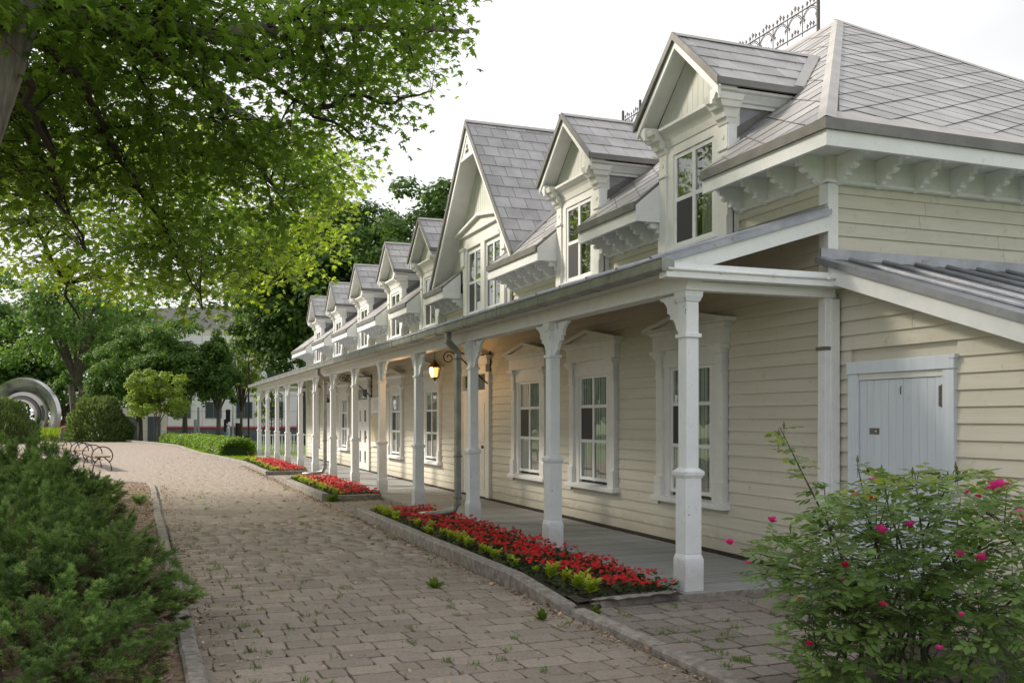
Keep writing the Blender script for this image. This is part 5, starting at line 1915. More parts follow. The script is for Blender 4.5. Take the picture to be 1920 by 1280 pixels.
def maple(label, base, top, r0, limbs, poly, depth, ncl, per, size, mat, ell, n_out, seed, spread=(.30, .30, .13)):
    global rng
    rng = np.random.default_rng(seed)
    random.seed(seed)
    t = thing('maple_tree', label, 'tree', base)
    base, top = Vector(base), Vector(top)
    tr = [base + Vector((0, 0, -.3))] + [base.lerp(top, k / 6) + Vector((.05 * math.sin(k * 1.3), .05 * math.cos(k), 0)) for k in range(1, 7)]
    MB().tube(tr, [r0 * (1.35 if k == 0 else 1.08 - .07 * k) for k in range(7)], 14).build('trunk', M['bark'], t, smooth=True)
    nodes_ = []
    lm = MB()
    for li, (r, pts) in enumerate(limbs):
        P = [Vector(p) for p in pts]
        fine = []
        for a, b in zip(P, P[1:]):
            for q in range(4):
                fine.append(a.lerp(b, q / 4) + Vector((random.gauss(0, .035), random.gauss(0, .035), random.gauss(0, .03))))
        fine.append(P[-1])
        n = len(fine)
        MB().tube(fine, [r * (1 - .82 * k / n) for k in range(n)], 8).build('limb', M['bark'] if r > .12 else M['twig'], t, smooth=True)
        nodes_ += [(p, r * (1 - .82 * k / n)) for k, p in enumerate(fine)]
    C = []
    xs = [p[0] for p in poly]
    yy = [p[1] for p in poly]
    while len(C) < ncl:
        px, py = rng.uniform(min(xs), max(xs)), rng.uniform(min(yy), max(yy))
        if inside(poly, px, py):
            C.append(at(px, py, depth(px, py)))
    NP = np.array([tuple(p) for p, r in nodes_])
    twg = MB()
    parts = []
    for c in C:
        k = int(np.argmin(((NP - np.array(c)) ** 2).sum(1)))
        a = nodes_[k][0]
        ln = (c - a).length
        path_ = bent(a, c, .10 * ln, 4)
        rr = min(.022, nodes_[k][1] * .5)
        twg.tube(path_, [max(.004, rr * (1 - .2 * q)) for q in range(5)], 5, cap=False)
        n = int(per * rng.uniform(.6, 1.4))
        cc = np.array(c)
        offs = np.clip(rng.normal(size=(n, 3)), -1.9, 1.9) * np.array(spread)
        offs[:, 2] -= .25 * (offs[:, 0] ** 2 + offs[:, 1] ** 2)
        for q in range(5):
            e = cc + offs[q] * 1.1
            twg.tube([path_[3], (path_[3] + Vector(e)) / 2 + Vector((0, 0, .03)), e], [.005, .004, .002], 3, cap=False)
        parts.append(leaves(cc + offs, size * rng.uniform(.65, 1.2, n), (MAPLE_V, MAPLE_F), leaf_rot(n)))
    v, f, va = join_np(parts)
    cr = place('crown', np_mesh('crown', v, f, mat, va), t)
    cr['kind'] = 'stuff'
    twg.build('twigs', M['twig'], t, kind='stuff')
    # the rest of the crown, outside the picture
    (ex, ey, ez), (ra, rb, rc) = ell
    q = rng.normal(size=(n_out * 3, 3))
    q /= np.linalg.norm(q, axis=1)[:, None]
    q *= (rng.random((len(q), 1)) ** .45)
    P = q * np.array([ra, rb, rc]) + np.array([ex, ey, ez])
    X, Y, D = project(P)
    mg = 100 + 900 / np.maximum(D, 1)
    out = (D < .5) | (X < -mg) | (Y < -mg)
    keep = out.copy()
    P = P[keep][:n_out]
    parts = [leaves(P + rng.normal(size=P.shape) * .2, rng.uniform(.20, .32, len(P)), (DIA_V, DIA_F), leaf_rot(len(P)))]
    v, f, va = join_np(parts)
    cr = place('upper_crown', np_mesh('upper_crown', v, f, mat, va), t)
    cr['kind'] = 'stuff'
    return t


A = lambda px, py, d: at(px, py, d)
topA = A(45, -60, 8.6)
limbs_A = [(.13, [topA, A(150, 22, 9.4), A(300, 55, 10.2), A(400, 62, 10.8), A(500, 55, 11.4), A(620, 62, 12.0), A(760, 50, 12.6), A(880, 60, 13.0)]),
           (.06, [A(270, 45, 10.0), A(345, 85, 10.5), A(430, 118, 11.3), A(500, 150, 12.0), A(590, 210, 12.8), A(690, 265, 13.4)]),
           (.05, [A(430, 118, 11.3), A(470, 95, 11.8), A(520, 110, 12.4), A(640, 140, 13)]),
           (.055, [A(200, 30, 9.7), A(270, 82, 10.3), A(330, 130, 11), A(390, 180, 11.8), A(450, 270, 13), A(520, 360, 14.3), A(560, 400, 15)]),
           (.05, [topA, A(75, 90, 9.0), A(130, 130, 9.4), A(200, 240, 10.8), A(260, 360, 12.4), A(330, 470, 13.8), A(380, 580, 14.8)]),
           (.045, [A(40, 130, 8.8), A(70, 240, 9.8), A(110, 350, 11), A(160, 470, 12.6)]),
           (.04, [A(460, 60, 11.2), A(590, 30, 11.6), A(700, -10, 12), A(850, 10, 12.4)]),
           (.035, [A(210, 35, 9.6), A(235, 90, 9.9), A(255, 125, 10.2), A(300, 230, 11.4), A(350, 330, 12.6)]),
           (.04, [A(590, 210, 12.8), A(650, 180, 13), A(760, 190, 13.3), A(810, 170, 13.5)])]
maple('large maple overhanging the path from the upper left corner', (-2.35, 9.65, 0), topA, .29, limbs_A, POLY_A,
      lambda px, py: 8.7 + 5.2 * max(py, 0) / 600 + 3.4 * px / 900 + rng.uniform(-1.0, 2.0), 440, 50, .108, M['maple'], ((-4.3, 10.0, 8.2), (5.6, 7.2, 3.2)), 11500, 5)
topB = A(-120, 160, 18.5)
limbs_B = [(.22, [topB, A(60, 150, 17.5), A(140, 115, 17), A(240, 100, 16.6), A(330, 120, 17)]),
           (.14, [topB, A(40, 300, 19), A(150, 330, 19.5), A(280, 380, 20), A(420, 430, 20.5)]),
           (.11, [A(240, 100, 16.6), A(380, 150, 18), A(480, 230, 19.5), A(570, 330, 21), A(650, 380, 22)]),
           (.09, [A(330, 120, 17), A(430, 200, 18.6), A(520, 240, 20), A(620, 290, 21.5), A(670, 350, 22)]),
           (.08, [A(280, 380, 20), A(360, 420, 20.5), A(440, 500, 21), A(520, 520, 21.5)]),
           (.07, [A(40, 300, 19), A(60, 420, 19.5), A(120, 540, 20), A(150, 600, 20)])]
maple('second maple with sunlit yellow green leaves farther along the path', (-5.6, 20.8, 0), topB, .36, limbs_B, POLY_B,
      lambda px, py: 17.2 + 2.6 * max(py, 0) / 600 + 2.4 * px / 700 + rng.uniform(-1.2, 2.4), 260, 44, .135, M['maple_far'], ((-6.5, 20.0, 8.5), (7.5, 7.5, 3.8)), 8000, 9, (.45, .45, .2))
random.seed(21)
rng = np.random.default_rng(77)

# ================================================================== beyond: trees, bushes, lawn
M['chestnut'] = foliage('chestnut_leaf', (.022, .052, .016), (.08, .145, .034), (.16, .30, .04), .5, .3, spec=.12)
M['mid_leaf'] = foliage('park_tree_leaf', (.030, .072, .018), (.10, .18, .04), (.22, .40, .05), .5, .35, spec=.15)
M['light_leaf'] = foliage('light_tree_leaf', (.07, .13, .02), (.20, .28, .045), (.40, .55, .06), .5, .45)
M['shrub_leaf'] = foliage('willow_shrub_leaf', (.035, .065, .022), (.16, .21, .07), (.22, .34, .06), .5, .3)
M['hedge'] = foliage('hedge_leaf', (.06, .13, .012), (.17, .29, .03), (.32, .50, .04), .5, .35)
M['park_bark'] = surface('park_bark', (.06, .05, .042), (.14, .12, .10), 6, .95, stretch=(1, 1, .3))


def crown_points(n, c, r, clumps, seed, flat=.75, low=-.6):
    """leaf points gathered in clumps that themselves lie in an uneven ellipsoid"""
    g = np.random.default_rng(seed)
    d = g.normal(size=(clumps, 3))
    d /= np.linalg.norm(d, axis=1)[:, None]
    d = d[d[:, 2] > low]
    rad = (1 - .55 * g.random(len(d)) ** 1.6) * (1 + .17 * np.sin(d[:, 0] * 4 + seed) * np.cos(d[:, 1] * 5) + .10 * np.sin(9 * d[:, 2] + seed))
    cc = d * rad[:, None]
    k = g.integers(0, len(cc), n)
    off = g.normal(size=(n, 3))
    off /= np.linalg.norm(off, axis=1)[:, None]
    off[:, 2] = np.where(g.random(n) < .75, np.abs(off[:, 2]) * flat, off[:, 2] * .5)
    cs = (.16 + .13 * g.random(len(cc)))[k][:, None]
    p = cc[k] + off * cs * (.5 + .5 * g.random((n, 1)))
    tone = np.clip(.30 + .35 * g.random(len(cc))[k] + .30 * g.random(n) - .05, 0, 1)
    nrm = off + np.array([0, 0, .5]) + cc[k] * .4
    return p * np.array(r) + np.array(c), tone, nrm


def oriented(nrm, jitter=.5):
    n = len(nrm)
    z = nrm + rng.normal(size=(n, 3)) * jitter
    z /= np.linalg.norm(z, axis=1)[:, None]
    y = rng.normal(size=(n, 3)) + np.array([0, 0, -.4])
    y -= z * (y * z).sum(1)[:, None]
    y /= np.linalg.norm(y, axis=1)[:, None]
    return np.stack([np.cross(y, z), y, z], 2)


def park_tree(label, base, crown_z, r, n, size, mat, seed, trunk_r=.22, clumps=150, limbs=7, lean=(0, 0), group='park trees behind the path', shape=None, trunks=1, low=-.6, airy=False):
    bx, by, bz = base
    t = thing('park_tree', label, 'tree', base, group)
    g = random.Random(seed)
    c = (bx + lean[0], by + lean[1], crown_z)
    fork = Vector((bx + lean[0] * .4, by + lean[1] * .4, bz + (crown_z - r[2] - bz) * .9 + .25 * r[2]))
    tm = MB()
    for k in range(trunks):
        o = Vector((.35 * (k - (trunks - 1) / 2), 0, 0))
        tm.tube([Vector(base) + o * .5 + Vector((0, 0, -.5)), Vector(base).lerp(fork, .5) + o, fork + o * 2.5], [trunk_r * 1.15, trunk_r * .9, trunk_r * .7], 9)
    tm.build('trunk', M['park_bark'], t, smooth=True)
    for k in range(limbs):
        a = 6.283 * k / limbs + g.uniform(-.3, .3)
        e = g.uniform(.35, .9)
        if airy:
            e = g.uniform(.2, .75)
        tip = Vector((c[0] + math.cos(a) * r[0] * e, c[1] + math.sin(a) * r[1] * e, crown_z + r[2] * g.uniform(-.1, .75 if not airy else .95)))
        mid = fork.lerp(tip, .5) + Vector((0, 0, g.uniform(-.2, .4) * r[2] * .3))
        lb = MB().tube([fork, mid, tip], [trunk_r * .5, trunk_r * .3, trunk_r * .08], 6)
        for q in range(4):
            s = mid.lerp(tip, g.uniform(0, .8))
            lb.tube([s, s + Vector((g.uniform(-1, 1) * r[0] * .3, g.uniform(-1, 1) * r[1] * .3, g.uniform(.1, .35) * r[2]))], [trunk_r * .16, trunk_r * .04], 4)
        lb.build('limb', M['park_bark'], t)
    p, tone, nrm = crown_points(n, c, r, clumps, seed, low=low)
    v, f, va = leaves(p, size * rng.uniform(.7, 1.3, n), shape or (DIA_V * np.array([1.25, 1, 1]), DIA_F), oriented(nrm), tone)
    o = place('crown', np_mesh('crown', v, f, mat, va), t)
    o['kind'] = 'stuff'
    return t


park_tree('large dark chestnut tree rising behind the far end of the house', (10.4, 57, 0), 9.0, (5.5, 5.0, 5.4), 52000, .25, M['chestnut'], 3, .45, 260, 9, low=-.85)
park_tree('dark chestnut tree showing above the middle dormers', (15.2, 49.5, 0), 7.9, (5.2, 5, 5.9), 36000, .25, M['chestnut'], 4, .4, 200, 8)
park_tree('lower dark tree filling in left of the far house end', (9.2, 60, -.05), 8.1, (4.0, 3.6, 4.0), 30000, .23, M['chestnut'], 17, .3, 160, 7, low=-.8)
park_tree('tall airy tree with fanning bare branches behind the round bush', (-4.9, 85, -.1), 9.0, (5.6, 5, 5.8), 7500, .30, M['mid_leaf'], 5, .34, 200, 16, trunks=2, airy=True)
park_tree('dark rounded tree at the left of the clipped group in the centre', (-.1, 75, -.3), 4.6, (3.4, 3.2, 3.5), 24000, .18, M['mid_leaf'], 6, .19, 150)
park_tree('dark rounded tree in the middle of the centre group', (2.85, 72, -.2), 4.8, (3.5, 3.3, 3.6), 26000, .18, M['mid_leaf'], 7, .21, 160)
park_tree('dark rounded tree at the right of the centre group', (5.0, 70, -.2), 4.4, (1.5, 1.5, 2.9), 11000, .18, M['mid_leaf'], 8, .18, 110)
park_tree('small light green tree standing on the lawn beyond the path', (.95, 66, 0), 2.75, (2.0, 2.0, 2.1), 9000, .16, M['light_leaf'], 9, .07, 90, 6)
park_tree('pale loose tree in front of the white apartment block', (7.0, 75, -.6), 5.4, (2.4, 2.2, 4.2), 3800, .26, M['light_leaf'], 10, .13, 80, 12, airy=True)
park_tree('leafy tree at the left edge behind the ring sculpture', (-17.5, 122, -.07), 9.5, (8, 6, 8.5), 13000, .48, M['mid_leaf'], 11, .35, 150, low=-.8)
park_tree('bushy tree behind the ring sculpture and the round bush', (-8.5, 124, -.07), 7.0, (8, 6, 7), 12000, .48, M['chestnut'], 12, .35, 150, low=-.9)
park_tree('pale green tree between the airy tree and the dark group', (-2.6, 98, -.07), 7.2, (5.2, 4, 6.2), 9000, .38, M['mid_leaf'], 13, .3, 140, low=-.8)
park_tree('young lime green tree seen between the far porch posts', (7.6, 64, -.05), 2.2, (.9, .9, 1.5), 900, .2, M['light_leaf'], 14, .05, 40, 5)


def bush(name, label, cat, c, r, n, size, mat, seed, group=None, shape=None, wisps=0):
    t = thing(name, label, cat, c, group)
    g = np.random.default_rng(seed)
    d = g.normal(size=(n, 3))
    d[:, 2] = np.abs(d[:, 2]) * 1.1 - .12
    d /= np.linalg.norm(d, axis=1)[:, None]
    rad = (1 - .30 * g.random(n) ** 2) * (1 + .10 * np.sin(d[:, 0] * 6 + seed) * np.sin(d[:, 1] * 5) + .07 * np.sin(d[:, 2] * 12 + 5 * d[:, 0]))
    p = d * rad[:, None] * np.array(r) + np.array(c)
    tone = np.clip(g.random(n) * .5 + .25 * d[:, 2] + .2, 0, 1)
    y = d + np.array([0, 0, .9]) + g.normal(size=(n, 3)) * .5
    y /= np.linalg.norm(y, axis=1)[:, None]
    z = np.cross(y, g.normal(size=(n, 3)))
    z /= np.linalg.norm(z, axis=1)[:, None]
    v, f, va = leaves(p, size * g.uniform(.6, 1.4, n), shape or (DIA_V * np.array([.7, 1.2, 1]), DIA_F), np.stack([np.cross(y, z), y, z], 2), tone)
    o = place('foliage', np_mesh('foliage', v, f, mat, va), t)
    o['kind'] = 'stuff'
    sm = MB()
    for k in range(9):
        a = k * .7
        sm.tube([(c[0], c[1], c[2] - .1), (c[0] + math.cos(a) * r[0] * .6, c[1] + math.sin(a) * r[1] * .6, c[2] + r[2] * .7)], [.05, .01], 5)
    sm.build('stems', M['park_bark'], t)


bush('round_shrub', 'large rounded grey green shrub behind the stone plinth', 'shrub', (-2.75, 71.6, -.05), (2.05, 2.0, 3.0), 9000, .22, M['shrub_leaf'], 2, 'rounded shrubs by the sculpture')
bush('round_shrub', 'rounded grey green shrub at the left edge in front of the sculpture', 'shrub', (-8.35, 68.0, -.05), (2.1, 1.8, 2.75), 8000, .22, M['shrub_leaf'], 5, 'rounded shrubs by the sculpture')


def hedge(label, pts, w, h, n, seed):
    t = thing('hedge', label, 'hedge', (pts[0][0], pts[0][1], 0), 'clipped hedges beyond the kerb')
    g = np.random.default_rng(seed)
    P = np.array(pts, dtype=float)
    seg = np.linalg.norm(np.diff(P, axis=0), axis=1)
    k = g.choice(len(seg), n, p=seg / seg.sum())
    u = g.random(n)[:, None]
    c = P[k] * (1 - u) + P[k + 1] * u
    dirn = (P[k + 1] - P[k]) / seg[k][:, None]
    nr = np.stack([dirn[:, 1], -dirn[:, 0]], 1)
    a = g.uniform(-.25, math.pi + .25, n)
    bump_ = 1 + .14 * np.sin(c[:, 0] * 2.6 + c[:, 1] * 1.9 + seed) + .08 * g.normal(size=n)
    off = np.cos(a) * w / 2 * bump_
    z = np.maximum(np.sin(a), -.05) ** .6 if False else np.clip(np.sin(a), 0, 1) ** .55 * h * bump_
    p = np.concatenate([c + nr * off[:, None], z[:, None]], 1)
    nrm = np.concatenate([nr * np.cos(a)[:, None], np.sin(a)[:, None]], 1)
    v, f, va = leaves(p, g.uniform(.07, .14, n), (DIA_V, DIA_F), oriented(nrm, .6))
    o = place('foliage', np_mesh('foliage', v, f, M['hedge'], va), t)
    o['kind'] = 'stuff'
    cm = MB()
    for (x0, y0), (x1, y1) in zip(pts, pts[1:]):
        d = Vector((x1 - x0, y1 - y0, 0)).normalized()
        q = Vector((d.y, -d.x, 0)) * w * .32
        A_, B_ = Vector((x0, y0, -.05)) + d * .25, Vector((x1, y1, -.05)) - d * .25
        b = [A_ - q, B_ - q, B_ + q, A_ + q]
        cm.hexa(b, [v_ * 1 + Vector((0, 0, h * .62)) for v_ in b])
    cm.build('core', M['chestnut'], t)


hedge('near low clipped hedge running to the far porch corner', [(3.72, 41.4), (3.35, 47.5)], 1.3, .62, 11000, 1)
hedge('middle low clipped hedge behind the wavy kerb', [(3.4, 48.3), (2.9, 56.0)], 1.2, .60, 9000, 2)
hedge('far low clipped hedge in front of the centre trees', [(2.8, 57.0), (1.6, 63.5)], 1.1, .55, 6000, 3)
far_kerb = thing('lawn_kerb', 'wavy pale kerb between the far path and the lawn', 'kerb', (2.2, 48, 0))
kerb_run(far_kerb, [(2.98, 36.3), (2.25, 43.3), (1.72, 55.8), (.72, 62), (-1.0, 69.6)], .16, .13, 1, 2.2)
# lawn: blades in a strip the eye can reach
n = 26000
y = rng.uniform(35.6, 66, n)
xr = np.interp(y, [a for a, b in RIGHT], [b for a, b in RIGHT])
p = np.stack([xr + .15 + rng.random(n) ** 1.3 * (4.2), y, np.full(n, -.03)], 1)
M['blade'] = foliage('grass_blade', (.10, .17, .012), (.24, .34, .03), (.42, .58, .04), .5, .35)
v, f, va = leaves(p, rng.uniform(.06, .13, n), (BLADE[0] * np.array([2.2, 1, 1]), BLADE[1]), blade_rot(n, .6))
o = place('lawn_grass', np_mesh('lawn_grass', v, f, M['blade'], va))
o['kind'] = 'stuff'
n = 9000
p = np.stack([rng.uniform(-11, -5, n), rng.uniform(76, 96, n), np.full(n, -.06)], 1)
v, f, va = leaves(p, rng.uniform(.3, 1.0, n), (BLADE[0] * np.array([1.2, 1, 1]), BLADE[1]), blade_rot(n, .5))
o = place('tall_grass', np_mesh('tall_grass', v, f, M['blade'], va))
o['kind'] = 'stuff'

# unseen tree crowns, added left of the picture for the windows to mirror
pp_, tt_, nn_ = [], [], []
for k in range(9):
    a_, b_, c_ = crown_points(2600, (-25 - 5 * (k % 2), 36 + 9.5 * k, 4.8 + .6 * (k % 3)), (4.6, 4.6, 4.9), 110, 60 + k, low=-.95)
    pp_.append(a_)
    tt_.append(b_)
    nn_.append(c_)
pp_, tt_, nn_ = np.concatenate(pp_), np.concatenate(tt_), np.concatenate(nn_)
v, f, va = leaves(pp_, .55 * rng.uniform(.7, 1.3, len(pp_)), (DIA_V * np.array([1.25, 1, 1]), DIA_F), oriented(nn_), tt_)
o = place('wood', np_mesh('wood', v, f, M['mid_leaf'], va))
o['kind'] = 'stuff'

# ---- ring sculpture
M['steel'] = surface('brushed_sculpture_steel', (.22, .24, .27), (.62, .61, .60), .45, .22, metal=.45, bmp=.5, lo=.42, hi=.6, dirt=(.62, .46, .44), dirt_scale=.5, bscale=.9)  # dirt, plus streaks of mirrored surroundings put into the colour
M['steel_dark'] = plain('sculpture_inner', (.13, .12, .12), .4, .5)
M['steel_pale'] = plain('sculpture_rim', (.55, .52, .49), .4, .2)
sc = at(44, 770, 100)
scu = thing('ring_sculpture', 'large polished ring shaped metal sculpture among the shrubs', 'sculpture', (sc.x, sc.y, 0))
rx, rz_ = Vector((CS, -SN, 0)), Vector((0, 0, 1))
fy = Vector((SN, CS, 0))


def ring_band(name, mat, prof, a0, a1, cx_, cz_, n=44, twist=0.0, squash=1.0):
    vs, fs = [], []
    k = len(prof)
    for i in range(n + 1):
        t = i / n
        a = a0 + (a1 - a0) * t
        for (r, d) in prof:
            tw = twist * t
            r2 = r + d * tw * .3
            vs.append(sc * 0 + Vector((sc.x, sc.y, 0)) + rx * (cx_ + r2 * math.cos(a) * squash) + rz_ * (cz_ + r2 * math.sin(a)) + fy * d)
    for i in range(n):
        for j in range(k):
            fs.append((i * k + j, i * k + (j + 1) % k, (i + 1) * k + (j + 1) % k, (i + 1) * k + j))
    fs.append(tuple(range(k))[::-1])
    fs.append(tuple(range(n * k, (n + 1) * k)))
    MB().add(vs, fs).build(name, mat, scu, smooth=False)


ring_band('outer_band', M['steel'], [(2.45, .75), (3.75, -.5), (3.9, .1), (2.6, 1.4)], R(-38), R(178), 0, 1.95)
ring_band('rim', M['steel_pale'], [(2.05, -.55), (2.42, -.35), (2.42, .2), (2.05, .1)], R(-38), R(150), .1, 1.9)
ring_band('inner_band', M['steel_dark'], [(1.72, -.7), (2.06, -.6), (2.06, .5), (1.72, .5)], R(-40), R(165), .0, 1.85)
ring_band('inner_rim', M['steel_pale'], [(1.55, -.9), (1.75, -.72), (1.75, .2), (1.55, .1)], R(-45), R(110), .05, 1.8)
ring_band('back_band', M['steel'], [(2.6, 1.6), (3.6, 1.3), (3.6, 2.3), (2.6, 2.4)], R(20), R(200), -1.0, 1.5)
st_ = MB()
for i in range(9):
    a = R(-14 + i * 4.6)
    for rr in (2.16, 2.30):
        c_ = Vector((sc.x, sc.y, 0)) + rx * (.1 + rr * math.cos(a)) + rz_ * (1.9 + rr * math.sin(a)) + fy * -.52
        st_.lathe([(.01, 0), (.10, .05), (.07, .16), (.01, .2)], tuple(c_), 6)
st_.build('studs', M['steel_dark'], scu)

# ---- lamp bollard, plinth, benches
bo_ = at(64, 812, 86)
bl = thing('lamp_bollard', 'grey lamp bollard with a flat cap in front of the sculpture', 'bollard', (bo_.x, bo_.y, 0))
M['grey_metal'] = plain('grey_bollard', (.25, .26, .27), .5, .3)
MB().lathe([(.17, -.1), (.17, 1.05), (.14, 1.06)], (bo_.x, bo_.y, 0), 12).build('post', M['grey_metal'], bl, smooth=True)
MB().lathe([(.11, 1.06), (.11, 1.30)], (bo_.x, bo_.y, 0), 12).build('lens', M['iron'], bl)
MB().lathe([(.22, 1.30), (.25, 1.36), (.05, 1.44)], (bo_.x, bo_.y, 0), 12).build('cap', M['grey_metal'], bl)
pn_ = at(128, 826, 66)
pt = thing('stone_plinth', 'tapering grey stone plinth with an orange plaque beside the round shrub', 'plinth', (pn_.x, pn_.y, 0))
M['granite'] = surface('rough_granite', (.14, .13, .125), (.30, .29, .28), 6, .9, bmp=.8)
MB().frustum(pn_.x, pn_.y, -.1, .96, .52, .45, .42, .36).frustum(pn_.x, pn_.y, .96, 1.06, .42, .36, .30, .26).build('block', M['granite'], pt, bevel=.03)
MB().box(pn_.x - .26, pn_.x + .26, pn_.y - .46, pn_.y - .36, .72, .86).build('plaque', plain('orange_plaque', (.55, .20, .03), .5), pt)
M['bench_wood'] = surface('bench_wood', (.17, .13, .095), (.31, .25, .19), 5, .8, stretch=(1, .2, 1), bmp=.3)
M['bench_iron'] = plain('rusty_black_iron', (.045, .03, .025), .6, .3)
b0, b1 = Vector((-1.09, 31.2, 0)), Vector((-5.26, 57.5, 0))
bd_ = (b1 - b0).normalized()
bang = math.atan2(bd_.y, bd_.x)


def bench(label, t0, t1):
    a = b0.lerp(b1, t0)
    L = (b1 - b0).length * (t1 - t0)
    o = thing('park_bench', label, 'bench', a, 'backless benches along the yew bed', local=True, rz=bang)
    for k in range(3):
        MB().box(0, L, -.215 + k * .146, -.215 + k * .146 + .138, .405, .455).build('seat_plank', M['bench_wood'], o, bevel=.006)
    nl = 3
    for k in range(nl):
        x = .12 + (L - .24) * k / (nl - 1)
        pts = [(x, .29 * math.cos(q * math.pi / 14), .46 + .27 * math.sin(q * math.pi / 14)) for q in range(-4, 19)]
        MB().tube(pts, .018, 6).build('arm_hoop', M['bench_iron'], o, smooth=True)
        for s in (-1, 1):
            MB().tube([(x, s * .06, .40), (x, s * .20, .28), (x, s * .25, .14), (x, s * .27, -.02)], .018, 6).build('leg', M['bench_iron'], o)
    MB().tube([(.12, 0, .33), (L - .12, 0, .33)], .012, 5).build('stretcher', M['bench_iron'], o)


bench('nearest backless wooden bench with iron hoop arms behind the yews', 0, .19)
bench('middle backless wooden bench with iron hoop arms behind the yews', .23, .46)
bench('farthest backless wooden bench with iron hoop arms, toward the plinth', .52, .80)

# ---- street: apartment blocks, poles, signals, a passer-by
M['panel'] = surface('white_facade_panel', (.76, .76, .77), (.82, .82, .82), .6, .6)
M['panel_joint'] = plain('panel_joint', (.33, .33, .34), .8)
M['slate'] = surface('slate_cladding', (.085, .095, .115), (.12, .13, .15), 1.2, .6)
M['red_band'] = plain('red_band', (.42, .03, .03), .5)
M['far_glass'] = plain('far_window_glass', (.06, .075, .09), .12)
M['far_frame'] = plain('far_window_frame', (.14, .15, .17), .5)
M['beige'] = surface('beige_facade', (.50, .46, .42), (.58, .54, .50), .6, .7)
M['dark_roof'] = surface('dark_mansard', (.06, .062, .075), (.09, .092, .105), .8, .6)


def block(label, p0, p1, depth, z0, zt, floors, mat, base_top=None, bays=8, roof=None):
    """a facade from p0 to p1 facing the park"""
    p0, p1 = Vector((p0[0], p0[1], 0)), Vector((p1[0], p1[1], 0))
    t = (p1 - p0).normalized()
    nrm = Vector((t.y, -t.x, 0))
    if nrm.y > 0:
        nrm = -nrm
    L = (p1 - p0).length
    o = thing('apartment_block', label, 'building', tuple(p0 + Vector((0, 0, z0))))

    def slab(mb, s0, s1, a, b, d0, d1):
        c = [p0 + t * s0 + nrm * d0, p0 + t * s1 + nrm * d0, p0 + t * s1 + nrm * d1, p0 + t * s0 + nrm * d1]
        mb.hexa([v + Vector((0, 0, a)) for v in c], [v + Vector((0, 0, b)) for v in c])
        return mb
    slab(MB(), 0, L, z0, zt, -depth, 0).build('wall', mat, o)
    if base_top is not None:
        slab(MB(), -.02, L + .02, z0, base_top, 0.0, .12).build('base_storey', M['slate'], o)
        slab(MB(), -.02, L + .02, base_top, base_top + .16, 0, .18).build('red_band', M['red_band'], o)
    if roof:
        slab(MB(), -.3, L + .3, zt, zt + .7, -depth - .3, .4).build('cornice', M['beige'], o)
        c = [p0 + nrm * .2, p1 + nrm * .2, p1 - nrm * depth, p0 - nrm * depth]
        inn = [p0 + t * 1.2 - nrm * 1.6, p1 - t * 1.2 - nrm * 1.6, p1 - t * 1.2 - nrm * (depth - 1.5), p0 + t * 1.2 - nrm * (depth - 1.5)]
        MB().hexa([v + Vector((0, 0, zt + .7)) for v in c], [v + Vector((0, 0, zt + roof)) for v in inn]).build('mansard_roof', M['dark_roof'], o)
    fb = base_top + .16 if base_top is not None else z0
    fh = (zt - fb) / floors
    jm = MB()
    for k in range(floors):
        for q in (.02, .5):
            slab(jm, 0, L, fb + fh * (k + q), fb + fh * (k + q) + .03, 0, .012)
    for k in range(int(L / 1.6)):
        slab(jm, k * 1.6, k * 1.6 + .03, fb, zt, 0, .013)
    jm.build('panel_joints', M['panel_joint'], o)
    for k in range(floors):
        for i in range(bays):
            s = L * (i + .5) / bays
            za, zb = fb + fh * k + fh * .28, fb + fh * k + fh * .82
            w = slab(MB(), s - .75, s + .75, za, zb, .014, .06).build('window', M['far_frame'], o)
            slab(MB(), s - .68, s - .03, za + .07, zb - .07, .06, .065).build('pane', M['far_glass'], w)
            slab(MB(), s + .03, s + .68, za + .07, zb - .07, .06, .065).build('pane', M['far_glass'], w)
    if base_top is not None:
        for i in range(bays):
            s = L * (i + .5) / bays
            w = slab(MB(), s - .6, s + .6, z0 + .9 if i % 3 else z0, base_top - .5, .121, .16).build('shop_window', M['far_frame'], o)
            slab(MB(), s - .5, s + .5, z0 + 1.0 if i % 3 else z0 + .1, base_top - .6, .16, .165).build('pane', M['far_glass'], w)
    return o


block('white panelled apartment block with red band and dark base behind the trees', (2.2, 94.0), (26, 84.5), 9, -2.3, 9.2, 3, M['panel'], .65, 9)
block('beige building glimpsed low between the round shrub and the dark trees', (-4.2, 113), (4.5, 108), 9, -2.3, 2.7, 1, M['beige'], None, 4)
block('far building with dark mansard roof above the dark trees', (-6, 150), (14, 138), 12, -2.3, 13.2, 4, M['panel'], None, 7, roof=4.2)


def pole(name, label, px, d, z0, z1, r, m, cat='pole'):
    p = at(px, 800, d)
    o = thing(name, label, cat, (p.x, p.y, z0))
    MB().tube([(p.x, p.y, z0), (p.x, p.y, z1)], [r, r * .75], 8).build('shaft', m, o)
    return o, p


